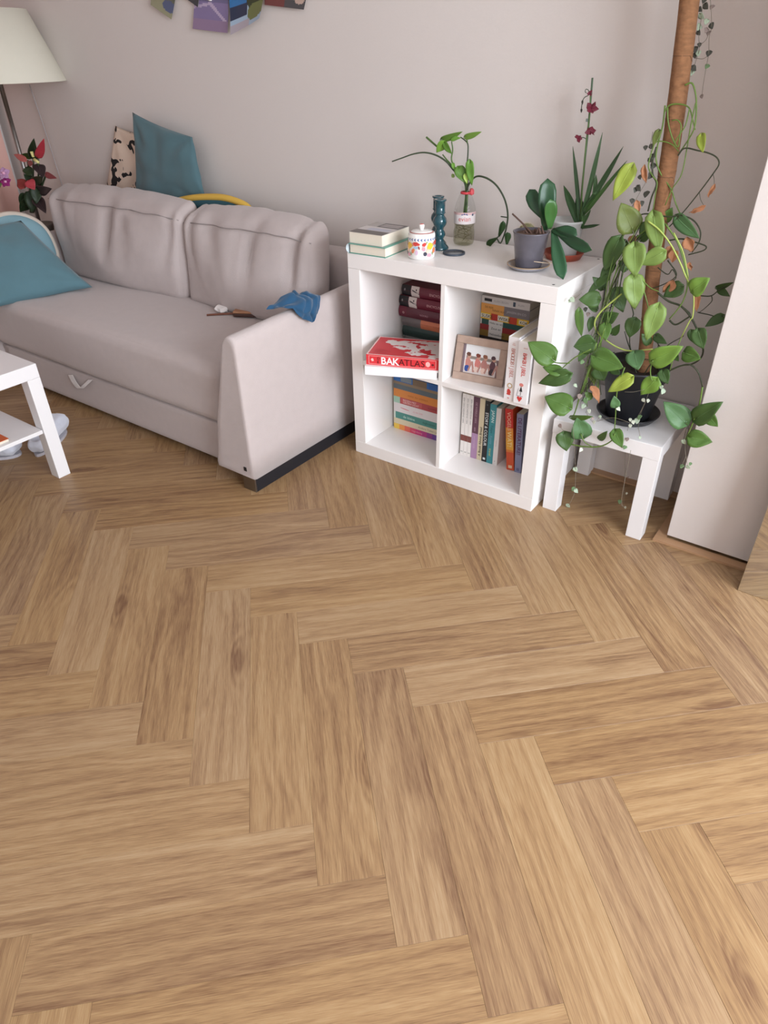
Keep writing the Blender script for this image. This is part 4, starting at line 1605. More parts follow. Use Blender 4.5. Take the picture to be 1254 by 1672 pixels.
# glass candle holders
M_TGLASS = mat('teal_glass', '#174650', .08, coat=.6)
candle_prof = [(.002, 0), (.033, 0), (.034, .004), (.031, .009), (.022, .018), (.016, .028), (.014, .034), (.018, .040), (.0205, .048), (.018, .056), (.013, .062),
               (.0145, .068), (.022, .078), (.0245, .088), (.022, .098), (.015, .106), (.014, .110), (.019, .115), (.019, .1165), (.017, .118), (.017, .150), (.021, .152), (.021, .156), (.012, .156), (.011, .135), (.002, .134)]
for lab, c, s_ in (('teal glass candle holder with a bulbous stem, in front of its twin', (.245, .212, TZT), 1.03), ('teal glass candle holder half hidden behind its twin', (.205, .262, TZT), 1.03)):
    o = lathe('candle_holder', [(r, z * s_) for r, z in candle_prof], c, M_TGLASS, None, 28)
    tag(o, lab, 'candle holder')

# round glass coaster
rc = thing('coaster', (.325, .180, TZT), 'small dark rimmed round glass coaster lying on the shelf', 'coaster')
lathe('rim', [(.033, 0), (.038, 0), (.038, .006), (.033, .006), (.033, 0)], (0, 0, 0), mat('dark_rim', '#3a4450', .3), rc, 32, False, True, True)
lathe('plate', [(.001, 0.001), (.033, .001), (.033, .003), (.001, .003)], (0, 0, 0), mat('grey_glass', '#8d8f92', .15), rc, 32, True, True, True)

# ------------------------------------------------------------------ water bottle
BC = Vector((.283, .315, TZT))


def clear_mat(name, tint, gl):
    m = bpy.data.materials.new(name)
    m.use_nodes = True
    nt = m.node_tree
    nt.nodes.remove(nt.nodes['Principled BSDF'])
    out = nt.nodes['Material Output']
    tr = nt.nodes.new('ShaderNodeBsdfTransparent'); tr.inputs[0].default_value = tint
    gs = nt.nodes.new('ShaderNodeBsdfGlossy'); gs.inputs['Roughness'].default_value = .05
    fr = nt.nodes.new('ShaderNodeMath'); fr.operation = 'MULTIPLY'; fr.inputs[1].default_value = gl
    lw = nt.nodes.new('ShaderNodeLayerWeight'); lw.inputs[0].default_value = .25
    nt.links.new(lw.outputs['Facing'], fr.inputs[0])
    mx = nt.nodes.new('ShaderNodeMixShader')
    nt.links.new(fr.outputs[0], mx.inputs[0]); nt.links.new(tr.outputs[0], mx.inputs[1]); nt.links.new(gs.outputs[0], mx.inputs[2])
    nt.links.new(mx.outputs[0], out.inputs[0])
    return m


M_PET = clear_mat('clear_plastic', (.95, .955, .95, 1), .45)
M_WATER = clear_mat('murky_water', (.88, .88, .79, 1), .08)
bottle = thing('water_bottle', BC, 'clear plastic water bottle with a pink white label used as a vase', 'bottle')
k_ = 1.12
bprof = [(.001, .004), (.026, .0), (.034, .003), (.0375, .012), (.0375, .045), (.035, .055), (.0345, .065), (.037, .074), (.0372, .112), (.036, .122), (.031, .140), (.022, .160), (.0165, .170), (.0155, .178), (.0155, .190)]
lathe('body', bprof, (0, 0, 0), M_PET, bottle, 40, False, True, True)
lathe('water', [(.001, .004), (.025, .002), (.033, .005), (.0362, .013), (.0362, .045), (.034, .055), (.0335, .065), (.0358, .074), (.0358, .098), (.001, .098)], (0, 0, 0), M_WATER, bottle, 32, False, True, True)
br_ = .0376
M_LABEL = mat('bottle_label', '#ece3e2', .35)
va = math.atan2(CAM.y - BC.y, CAM.x - BC.x)


def bmap(u, w, l):
    a = va + u / br_
    return Vector(((br_ + l) * math.cos(a), (br_ + l) * math.sin(a), w))


V, F = [], []
n = 40
for i in range(n + 1):
    u = (i / n * 2 - 1) * br_ * 2.0
    V += [bmap(u, .074, 0), bmap(u, .112, 0)]
for i in range(n):
    F.append([2 * i, 2 * i + 2, 2 * i + 3, 2 * i + 1])
lab = mk('label', V, F, M_LABEL, bottle, True, True)


def bprint(shapes, nm):
    return flat_print(nm, shapes, lambda u, w, l: bmap(u, w, l) + Vector((0, 0, 0)), bottle, True, .0003, .35)


seg = [(rect(-.06 + i * .006, .104, -.06 + (i + 1) * .006, .112), '#d9b5b4') for i in range(20)]
seg += [([(-.012, .103), (-.009, .1085), (-.006, .105), (-.001, .1115), (.003, .106), (.007, .1095), (.011, .103)], '#3c5288'), ([(-.002, .1095), (-.001, .1115), (.001, .109)], '#f0eeee'),
        (blob(.030, .104, .004, .004, 10), '#3c4a66')]
bprint(seg, 'label_print')
ts = fit('evian', .044, 0)
v, f = text_geo('evian', ts)
mk('label_lettering', [bmap(p.x - .022, p.y + .084, .0006) for p in v], f, col('#d2605e', .4), bottle, False, True)
lathe('neck_ring', [(.0155, .166), (.0185, .167), (.0185, .172), (.0165, .174)], (0, 0, 0), mat('red_plastic', '#c83c44', .35), bottle, 24, False, True, True)
# loose red bow of the cap strap
vr = CR.copy(); vr.z = 0; vr.normalize()
capc = Vector((0, 0, .172)) + vr * .020
g_ = softbox_geo(.016, .016, .020, .006, 6, lambda p: p + Vector((noise.noise(p * 150), 0, noise.noise(p * 150 + Vector((4, 0, 0))))) * .004)
mk('cap_strap', [p + capc for p in g_[0]], g_[1], mat('red_plastic2', '#d4555a', .35), bottle, True, True)
for i in range(9):
    rnd = random.Random(i)
    P = [Vector((rnd.uniform(-.02, .02), rnd.uniform(-.02, .02), .085))]
    for j in range(5):
        P.append(Vector((rnd.uniform(-.029, .029), rnd.uniform(-.029, .029), .07 - j * .014)))
    # roots in the water belong to the cutting (built below)
    if i == 0:
        ROOTS = []
    ROOTS.append([p + BC for p in P])

VIEW = CF
LEAFM = {}


def leafmat(c, rough=.38, back=None):
    if (c, rough) not in LEAFM:
        m = mat('leaf_' + c.lstrip('#'), c, rough + .08, spec=.35, var=.2, vscale=28, bump=.15, bscale=120)
        LEAFM[(c, rough)] = m
    return LEAFM[(c, rough)]


def leaf_px(parent, b, t, wpx, colr, y, twist=0.0, heart=.16, fold=.22, droop=.12, shape='pothos', yt=None, name='leaf', guard=False, rough=.38):
    """leaf from photo pixels; y = distance plane of its base (yt of its tip)"""
    pb = on_y(b[0], b[1], y)
    pt = on_y(t[0], t[1], y if yt is None else yt)
    if guard:
        pb, pt = guarded(b, y), guarded(t, y if yt is None else yt)
    w = wpx * px_size((pb + pt) / 2)
    v, f = leaf_geo(pb, pt, w, (pb + pt) / 2 - CAM, heart, fold, droop, twist, shape=shape)
    o = mk(name, v, f, leafmat(colr, rough), parent, True)
    if shape == 'pothos' and wpx > 18:
        nl, nw = 9, 6
        mid = [v[i * (nw + 1) + nw // 2] for i in range(nl + 1)]
        nn = -((pb + pt) / 2 - CAM).normalized()
        tube('midrib', [q + nn * .0006 for q in mid], .0011, rib_mat(colr), o, 4, 0, .0003)
    return o


def rib_mat(c):
    a = lin(c)
    return mat('rib_' + c.lstrip('#'), tuple(min(1, x * 1.5 + .02) for x in a[:3]) + (1,), .5)


def guarded(p, y):
    """keep a plant point clear of the cube shelf and the pier"""
    q = on_y(p[0], p[1], y)
    if q.x < .805 and q.y > -.012 and q.z < .86:
        q = on_x(p[0], p[1], .812)
        if q.y < -.012:
            q = on_y(p[0], p[1], min(-.03, max(q.y, -.06)))
    return q


# pothos cutting in the bottle
M_STEM = mat('green_stem', '#4d6b2f', .5, var=.15, vscale=40)
M_STEMD = mat('dark_stem', '#38462f', .5, var=.15, vscale=40)
yb = BC.y
cut = thing('pothos_cutting', BC + Vector((0, 0, .1)), 'pothos cutting with long arching bare stems growing in the water bottle', 'plant')


def C2(x, y):  # crop [620,190] scale 5.452
    return (620 + x / 5.452, 190 + y / 5.452)


nb = BC + Vector((0, 0, .19))
st1 = [nb + Vector((0, 0, -.10)), nb] + [on_y(*C2(x, y), yb - .01 * i) for i, (x, y) in enumerate(((650, 470), (590, 400), (500, 345), (400, 322), (300, 335), (200, 370), (110, 402)))]
tube('stem', st1, .0035, M_STEMD, cut, 6, 5, .002)
tube('stem', [nb + Vector((.004, 0, -.10)), nb + Vector((.003, 0, 0))] + [on_y(*C2(x, y), yb) for x, y in ((690, 490), (640, 390), (650, 300), (640, 225))], .003, M_STEM, cut, 6, 5, .002)
tube('stem', [nb + Vector((-.004, 0, -.10)), nb + Vector((-.002, 0, 0))] + [on_y(*C2(x, y), yb) for x, y in ((680, 480), (600, 390), (560, 340))], .003, M_STEM, cut, 6, 5, .002)
tube('stem', [nb + Vector((.004, .004, -.10)), nb + Vector((.004, .004, 0))] + [on_y(*C2(x, y), yb + .01) for x, y in ((778, 440), (785, 340), (785, 250), (760, 215), (720, 185))], .003, M_STEMD, cut, 6, 5, .0018)
tube('stem', [on_y(*C2(x, y), yb + .01) for x, y in ((780, 240), (775, 200), (765, 180))], .0022, M_STEM, cut, 6, 3)
tube('stem', [on_y(*C2(x, y), yb) for x, y in ((510, 268), (460, 225), (415, 185))], .0032, M_STEM, cut, 6, 3)
pend = on_z(812, 398, TZT + .004)
tube('stem', [nb + Vector((.005, 0, -.06)), nb + Vector((.007, -.002, -.004)), on_y(*C2(850, 540), yb - .01), on_y(*C2(940, 545), .30), on_y(*C2(1030, 605), .30), on_y(*C2(1095, 700), .30), on_y(*C2(1130, 800), .31), on_y(*C2(1140, 900), .32), on_y(*C2(1125, 1000), .33), on_y(*C2(1110, 1050), .335)],
     .0032, M_STEMD, cut, 6, 5, .0028)
for k, (b, t, w, c, tw) in enumerate((((560, 205), (735, 142), 62, '#5d7d33', .5), ((765, 185), (905, 140), 52, '#6a8a3a', .3), ((570, 230), (505, 325), 80, '#6f9638', -.3), ((575, 240), (640, 335), 60, '#587f30', .5),
                                      ((640, 205), (720, 190), 40, '#6d9a40', -.4), ((700, 460), (760, 590), 100, '#55792f', -.2), ((800, 410), (818, 618), 78, '#5f8a34', .3), ((760, 520), (778, 600), 40, '#a4c05a', .0), ((650, 420), (668, 480), 36, '#6d9a40', .3),
                                      ((660, 520), (640, 545), 36, '#8aa05a', .2))):
    leaf_px(cut, C2(*b), C2(*t), w / 5.452, c, yb - .02, tw)
# two folded cut leaves lying at the end of the long stem
for b, t, w, c in (((1045, 1085), (950, 1158), 60, '#2f4a24'), ((1060, 1070), (1100, 930), 60, '#33502a'), ((1130, 1140), (1135, 1030), 62, '#34522a')):
    z0 = .345
    leaf_px(cut, C2(*b), C2(*t), w / 5.452, c, z0, .5, 0, .5, .05, 'paddle')
tube('stem', [on_y(*C2(x, y), .338) for x, y in ((1110, 1050), (1075, 1130), (1045, 1085), (1060, 1070))], .0025, M_STEMD, cut, 6, 3)
tube('stem', [on_y(*C2(x, y), .325) for x, y in ((1135, 900), (1078, 892))], .002, M_STEMD, cut, 5, 0)
geos = [tube_geo(P, .0009, 4, 4, .0004) for P in ROOTS]
v, f = merge(*geos)
mk('roots', v, f, mat('roots', '#77704e', .8), cut, True)['kind'] = 'stuff'

# ------------------------------------------------------------------ orchid in grey pot on a ceramic saucer
oc = Vector((.620, .145, TZT))
sau = thing('saucer', oc, 'glazed brown and blue ceramic saucer under the grey pot', 'saucer')
lathe('dish', [(.001, 0), (.045, 0), (.056, .004), (.0665, .012), (.0665, .0145), (.064, .0145), (.052, .008), (.001, .007)], (0, 0, 0), mat('blue_grey_glaze', '#8d8a90', .25), sau, 40, True, True, True)
lathe('rim', [(.0655, .0130), (.0672, .0130), (.0674, .0152), (.0640, .0154), (.0635, .014)], (0, 0, 0), mat('brown_glaze', '#a58a6c', .3), sau, 40, False, True, True)
orc = thing('potted_orchid', oc + Vector((0, 0, .0072)), 'orchid with broad dark leaves and no flowers in a smoky grey plastic pot', 'plant')
M_SMOKE = mat('smoky_plastic', '#5c5860', .22, var=.25, vscale=25)
pz = .1
lathe('pot', [(.001, 0), (.040, 0), (.0415, .004), (.0545, .100), (.0565, .102), (.0565, .105), (.0525, .105), (.050, .098), (.001, .094)], (0, 0, 0), M_SMOKE, orc, 40, True, True, True)
lathe('bark', [(.051, .090), (.049, .098), (.030, .100), (.001, .099)], (0, 0, 0), mat('orchid_bark', '#5a4334', .9, bump=1, bscale=60, var=.4, vscale=60), orc, 24, False, True, True)


def C5(x, y):
    return (780 + x / 5.225, 250 + y / 5.225)


yo = oc.y
M_OL = '#1f3b27'
for b, t, w, c, tw, sp, yt in (((575, 660), (600, 218), 150, '#2a4a30', .15, 'paddle', None), ((560, 560), (435, 310), 120, '#2f4c34', -.3, 'paddle', None), ((615, 650), (625, 400), 110, '#3a622f', .35, 'paddle', yo - .03),
                               ((630, 655), (845, 690), 110, '#2a4a30', -.5, 'paddle', yo - .01), ((640, 650), (725, 1068), 112, '#2d5236', .1, 'paddle', yo - .07), ((640, 650), (955, 835), 105, '#2a4a30', .5, 'paddle', yo - .05)):
    leaf_px(orc, C5(*b), C5(*t), w / 5.225, c, yo, tw, 0, .25, .16, sp, yt, rough=.25)
for k, P in enumerate((((440, 690), (400, 620), (340, 560), (295, 518)), ((470, 700), (440, 660), (420, 640)), ((500, 690), (520, 640), (535, 690)), ((480, 680), (490, 650), (510, 690)), ((545, 620), (560, 680), (570, 700)), ((390, 700), (400, 660), (430, 690)))):
    tube('aerial_root', [on_y(*C5(x, y), yo - .005 * (k % 3)) for x, y in P], .0028, mat('dry_root', '#5a4238', .8), orc, 5)
tube('label_stick', [on_y(*C5(480, 925), yo - .060), on_y(*C5(590, 938), yo - .03), on_y(*C5(640, 935), yo + .01)], .0012, mat('dry_straw', '#c8b49a', .7), orc, 5, 2)

# small cactus in a yellow pot
cc = on_y(858, 400, .235); cc = Vector((cc.x, .235, TZT))
cac = thing('potted_cactus', cc, 'tiny fuzzy round cactus in a yellow pot behind the grey pot', 'plant')
lathe('pot', [(.001, 0), (.026, 0), (.034, .066), (.0345, .070), (.031, .070), (.029, .062), (.001, .060)], (0, 0, 0), mat('yellow_pot', '#d9ac3f', .35), cac, 28, True, True, True)
g_ = lathe_geo([(.001, .056), (.018, .060), (.0255, .074), (.0265, .088), (.022, .102), (.012, .111), (.001, .113)], (0, 0, 0), 36, True, lambda a, z: 1 + .05 * math.cos(a * 12))
bd = mk('body', g_[0], g_[1], mat('cactus_skin', '#7d7a52', .8), cac, True, True)
geos = []
rnd = random.Random(5)
for i in range(520):
    a, h = rnd.uniform(0, 6.283), rnd.uniform(-.25, 1)
    d = Vector((math.cos(a) * math.sqrt(1 - h * h), math.sin(a) * math.sqrt(1 - h * h), h))
    c_ = Vector((0, 0, .086))
    p = c_ + Vector((d.x * .026, d.y * .026, d.z * .026))
    q = p + (d + Vector((rnd.uniform(-.5, .5), rnd.uniform(-.5, .5), rnd.uniform(-.5, .5)))) * .006
    o_ = d.orthogonal().normalized() * .00045
    geos.append(([p - o_, p + o_, q], [[0, 1, 2]]))
v, f = merge(*geos)
mk('spines', v, f, mat('cactus_spines', '#cdbf9f', .8), cac, False, True)['kind'] = 'stuff'

# ------------------------------------------------------------------ tall orchid in a white pot
wc = Vector((.660, .325, TZT))
ts_ = lathe('saucer', [(.001, 0), (.056, 0), (.066, .020), (.067, .022), (.064, .022), (.055, .005), (.001, .004)], wc, mat('terracotta_plastic', '#a34a34', .45, var=.1), None, 36)
tag(ts_, 'terracotta plastic saucer under the white pot', 'saucer')
tor = thing('tall_orchid', wc + Vector((0, 0, .0042)), 'tall narrow leaved orchid with dark red blooms on a stake in a white pot', 'plant')
lathe('pot', [(.001, 0), (.038, 0), (.040, .003), (.053, .108), (.0555, .110), (.0555, .116), (.052, .116), (.049, .106), (.001, .104)], (0, 0, 0), mat('white_plastic', '#c6c8c6', .35), tor, 36, True, True, True)


def C1(x, y):  # crop [920,120] scale 5.973
    return (920 + x / 5.973, 120 + y / 5.973)


yw = wc.y
for b, t, w, c, tw in (((165, 1420), (95, 705), 40, '#35502f', .3), ((165, 1420), (0, 1090), 75, '#31512c', -.2), ((175, 1400), (385, 575), 48, '#3f5c38', .2), ((190, 1330), (585, 712), 52, '#375030', .1),
                       ((190, 1300), (465, 1050), 40, '#3f6330', .4), ((240, 1310), (615, 850), 40, '#41602f', -.3), ((300, 1190), (318, 985), 42, '#3c5a30', .2), ((180, 1440), (265, 1330), 40, '#3a5a30', -.3),
                       ((170, 1450), (355, 1475), 34, '#35502f', .5), ((150, 1450), (130, 1180), 60, '#2f4f2a', .1), ((200, 1400), (220, 1250), 30, '#3f6330', 0), ((160, 1440), (190, 1240), 55, '#2c4a28', .2)):
    # long leaves in the plane of the pot, rooted in the pot
    if b[1] > 1280:
        b = (b[0] * .6 + 160 * .4, min(b[1] + 60, 1500))
    leaf_px(tor, C1(*b), C1(*t), w / 5.973, c, yw - .01, tw, 0, .35, .05, 'strap', yw + (.02 if t[0] < 200 else .0))
tube('stake', [on_y(*C1(150, 1470), yw), on_y(*C1(200, 930), yw), on_y(*C1(240, 560), yw), on_y(*C1(283, 42), yw)], .0028, mat('stake_green', '#4a5f4a', .6), tor, 6, 3)
tube('flower_stem', [on_y(*C1(165, 1450), yw - .006), on_y(*C1(185, 1100), yw - .006), on_y(*C1(225, 640), yw - .006), on_y(*C1(255, 400), yw - .006), on_y(*C1(262, 200), yw - .006)], .0026, M_STEM, tor, 6, 4, .0015)
tube('bud_twig', [on_y(*C1(x, y), yw - .006) for x, y in ((262, 200), (240, 160), (218, 155), (212, 180), (225, 190))], .001, M_STEMD, tor, 5)
tube('bud_twig', [on_y(*C1(x, y), yw - .006) for x, y in ((240, 215), (200, 240), (180, 300), (172, 380))], .0012, M_STEMD, tor, 5)
tube('bud_twig', [on_y(*C1(x, y), yw - .006) for x, y in ((222, 640), (195, 625), (150, 625))], .0012, M_STEMD, tor, 5)
box_c = on_y(*C1(230, 455), yw - .012)
box('stake_clip', box_c.x - .003, box_c.x + .003, box_c.y - .003, box_c.y + .003, box_c.z - .004, box_c.z + .004, col('#6f7a74', .4), tor, .0005)
for (x, y, s_, sd_) in ((270, 340, 60, 1), (265, 565, 50, 2), (145, 632, 38, 3), (258, 195, 28, 4)):
    c_ = on_y(*C1(x, y), yw - .015)
    s = s_ / 5.973 * px_size(c_)
    geos = []
    rnd = random.Random(sd_)
    for k in range(6):
        a = k * 1.047 + rnd.uniform(-.3, .3)
        d = (CR * math.cos(a) + CU * math.sin(a)) * s * rnd.uniform(.8, 1.25)
        geos.append(leaf_geo(c_, c_ + d - CF * rnd.uniform(-.3, .5) * s, s * 1.0, VIEW, 0, rnd.uniform(-.3, .5), .1, rnd.uniform(-.8, .8), 5, 4, 'round'))
    v, f = merge(*geos)
    mk('bloom', v, f, mat('dark_red_petal', '#6a1a2e', .6, var=.2, vscale=60), tor, True)
for (x, y) in ((185, 280), (175, 360)):
    c_ = on_y(*C1(x, y), yw - .008)
    v, f = leaf_geo(c_ + CU * .006, c_ - CU * .007, .006, VIEW, 0, .2, 0, .3, 5, 4, 'round')
    mk('bud', v, f, mat('dark_bud', '#33302a', .7), tor, True)

# ================================================================== climbing pothos on a moss pole
PC = Vector((1.0, .205, sz))
ps_ = lathe('saucer', [(.001, 0), (.085, 0), (.099, .018), (.1015, .022), (.099, .024), (.095, .022), (.083, .006), (.001, .005)], PC, mat('black_plastic', '#26272b', .38), None, 48)
tag(ps_, 'wide black plastic saucer under the black pot', 'saucer')
M_POT = mat('black_pot_plastic', '#2a2b30', .42, var=.1, vscale=20)
po = thing('climbing_pothos', PC + Vector((0, 0, .0055)), 'climbing pothos on a tall brown moss pole in a black plastic pot', 'plant')
lathe('pot', [(.001, 0), (.066, 0), (.069, .004), (.093, .130), (.096, .131), (.0975, .168), (.1015, .170), (.1015, .178), (.096, .178), (.094, .160), (.001, .156)], (0, 0, 0), M_POT, po, 48, True, True, True)
lathe('soil', [(.095, .152), (.06, .161), (.03, .158), (.001, .162)], (0, 0, 0), mat('potting_soil', '#2a1d16', .95, bump=1, bscale=80, var=.4, vscale=60), po, 32, False, True, True)

# pole: straight section with a joint low down
POLE_PX = ((1126, 0, 15.5), (1110, 132, 16.5), (1094, 250, 14.5), (1080, 340, 13.5), (1068, 430, 12.5), (1058, 530, 11.8), (1050, 603, 11.0))
pp = [on_y(x, y, .205 + .03 * min(1, (603 - y) / 603)) for x, y, w in POLE_PX]
top = pp[0] + (pp[0] - pp[1]).normalized() * .45
bot = Vector((PC.x + .012, PC.y, PC.z + .10))
axis = spline([top] + pp + [bot], 10)
V, F = [], []
n = 28
for i, p in enumerate(axis):
    r0 = .0205 + .0035 * max(0, min(1, (p.z - .6) / .6))
    t = (axis[min(i + 1, len(axis) - 1)] - axis[max(i - 1, 0)]).normalized()
    nx = t.cross(Vector((0, 1, 0))).normalized(); ny = t.cross(nx)
    for k in range(n):
        a = 2 * math.pi * k / n
        rr = r0 * (1 + .05 * noise.noise(Vector((a * 2, p.z * 30, 0))) + .03 * noise.noise(Vector((a * 6, p.z * 90, 3))))
        V.append(p + nx * rr * math.cos(a) + ny * rr * math.sin(a))
for i in range(len(axis) - 1):
    for k in range(n):
        j = (k + 1) % n
        F.append([i * n + k, i * n + j, (i + 1) * n + j, (i + 1) * n + k])
F += [list(range(n)), [(len(axis) - 1) * n + k for k in range(n)][::-1]]
M_COIR = mat('coir_fibre', '#8a6142', .95, bump=1.0, bscale=70, var=.45, vscale=60, stretch=(1, 1, 2.2))
pole = mk('moss_pole', V, F, M_COIR, po, True)
# net thread wound round the pole
for k in range(7):
    i0 = int((k + .6) / 8 * (len(axis) - 12)) + 2
    P = []
    for q in range(13):
        i = min(len(axis) - 1, i0 + q // 6)
        p = axis[i]
        a = q / 12 * 2 * math.pi
        r0 = .0212 + .0038 * max(0, min(1, (p.z - .6) / .6))
        P.append(p + Vector((math.cos(a) * r0, math.sin(a) * r0, 0)))
    tube('thread', P, .0006, mat('net_thread', '#5a4030', .8), pole, 4, 1)

GREENS = {'y': '#8c9b3c', 'b': '#668536', 'm': '#4e6d2f', 'd': '#405a2d', 'k': '#3f592d', 'o': '#626e36', 'u': '#4e7046', 'l': '#708743', 's': '#425d2e'}
LEAVES = (  # base px, tip px, width px, green, depth plane, twist
    ((1030, 274), (1000, 328), 27, 'y', .18, .1), ((1032, 374), (1014, 331), 40, 'o', .16, .1), ((1067, 352), (1076, 412), 30, 'l', .15, .2), ((1106, 356), (1141, 390), 24, 'u', .18, .4),
    ((1085, 360), (1098, 339), 18, 'm', .21, .2), ((1036, 402), (1037, 452), 36, 'l', .12, .15), ((1082, 412), (1043, 433), 27, 'l', .13, -.2), ((1010, 392), (985, 444), 30, 'd', .15, .2),
    ((992, 452), (957, 479), 16, 's', .16, .5), ((977, 488), (945, 489), 26, 's', .12, .1), ((1034, 453), (1037, 506), 34, 'l', .11, -.2), ((1005, 474), (1018, 510), 27, 'd', .16, -.2),
    ((946, 508), (949, 550), 16, 'm', .10, .5), ((968, 520), (961, 542), 13, 'k', .13, .2), ((986, 521), (1010, 512), 24, 's', .14, .3), ((988, 530), (989, 556), 20, 'm', .12, .1),
    ((968, 560), (936, 566), 30, 's', .10, -.1), ((901, 586), (862, 558), 36, 'm', -.05, .1), ((914, 607), (886, 599), 19, 'm', -.03, .3), ((927, 612), (878, 627), 26, 's', -.03, -.2),
    ((928, 665), (889, 647), 37, 'm', -.01, .1), ((972, 582), (1018, 601), 37, 'm', .07, .1), ((977, 602), (986, 622), 27, 's', .10, .2), ((966, 598), (970, 629), 16, 'o', .12, .4),
    ((934, 682), (968, 681), 15, 'm', .02, .9), ((951, 712), (943, 680), 33, 'u', .03, .1), ((921, 708), (925, 737), 28, 's', .01, .0), ((1004, 704), (1016, 731), 21, 'm', .03, .1),
    ((1005, 664), (1003, 647), 16, 'u', .05, .1), ((979, 717), (991, 705), 12, 's', .03, .2), ((1029, 617), (992, 640), 24, 'y', .06, .2), ((1070, 620), (1046, 645), 28, 'b', .08, -.2),
    ((1036, 576), (1042, 604), 30, 'u', .10, .1), ((1067, 588), (1115, 566), 34, 'b', .07, .15), ((1118, 576), (1143, 586), 26, 'm', .10, .2), ((1074, 502), (1055, 557), 32, 'l', .10, -.15),
    ((1036, 522), (1027, 552), 25, 'd', .14, .1), ((1131, 474), (1158, 454), 30, 'b', .12, -.2), ((1112, 468), (1082, 484), 25, 'd', .17, .2), ((1140, 540), (1148, 570), 26, 'd', .12, .3),
    ((1128, 541), (1137, 563), 14, 'k', .14, .3), ((1171, 470), (1197, 462), 10, 'k', .20, .4), ((1174, 472), (1191, 484), 12, 'k', .20, .2), ((1180, 517), (1151, 533), 17, 'k', .19, .3),
    ((1070, 549), (1088, 561), 14, 'k', .15, .2), ((1118, 690), (1084, 656), 36, 'u', .055, .1), ((1136, 684), (1178, 657), 32, 's', .05, -.1), ((1155, 678), (1172, 697), 20, 'm', .06, .3),
    ((1127, 714), (1163, 722), 29, 'm', .05, .1), ((1145, 221), (1147, 249), 16, 'y', .17, .4), ((1082, 606), (1090, 627), 20, 'k', .12, .2), ((1058, 365), (1045, 391), 18, 's', .17, .2),
    ((1075, 214), (1066, 239), 12, 'o', .20, .4), ((1046, 392), (1060, 378), 16, 's', .18, .5), ((985, 470), (968, 452), 16, 'k', .17, .3), ((975, 505), (960, 500), 13, 'd', .14, .4),
    ((1000, 545), (1012, 530), 14, 'd', .15, .3), ((1060, 560), (1048, 545), 16, 'k', .15, .2), ((955, 575), (944, 590), 14, 'd', .09, .4), ((1098, 575), (1108, 590), 14, 's', .12, .3),
    ((1022, 440), (1010, 425), 16, 'd', .17, .4), ((965, 650), (955, 640), 12, 'm', .05, .3), ((1000, 600), (1012, 612), 16, 'd', .11, .3), ((1020, 395), (1002, 420), 22, 's', .17, .3), ((1000, 430), (978, 462), 18, 'k', .17, .2), ((990, 580), (1000, 575), 12, 'k', .14, .3),
)
rl = random.Random(12)
for b, t, w, c, y, tw in LEAVES:
    leaf_px(po, b, t, w, GREENS[c], y, tw, .17, rl.uniform(.12, .3), rl.uniform(.05, .2), guard=True, yt=y - rl.uniform(0, .025))
    # petiole: a short stalk running back towards the vine bundle
DRY = (((1053, 271), (1054, 299), 11), ((1040, 328), (1043, 352), 10), ((1036, 384), (1033, 403), 15), ((1096, 402), (1083, 427), 15), ((1100, 408), (1097, 430), 15), ((1122, 389), (1131, 412), 18),
       ((1166, 302), (1156, 323), 7), ((1150, 337), (1124, 348), 8), ((1099, 459), (1081, 479), 16), ((1138, 480), (1137, 510), 11), ((965, 631), (980, 658), 13), ((1126, 428), (1127, 443), 7))
for b, t, w in DRY:
    y = .17 if b[0] > 1000 else .05
    pb, pt = guarded(b, y), guarded(t, y)
    v, f = leaf_geo(pb, pt, w * px_size(pb), pb - CAM, .05, rl.uniform(.6, 1.0), .3, rl.uniform(-.7, .7), 8, 6)
    v = [p + Vector((noise.noise(p * 90), noise.noise(p * 90 + Vector((3, 0, 0))), noise.noise(p * 90 + Vector((0, 5, 0))))) * .004 for p in v]
    o = mk('dry_leaf', v, f, mat('withered_leaf', '#a5714f', .8, var=.25, vscale=40), po, True)
    o['label'] = 'withered orange brown leaf'

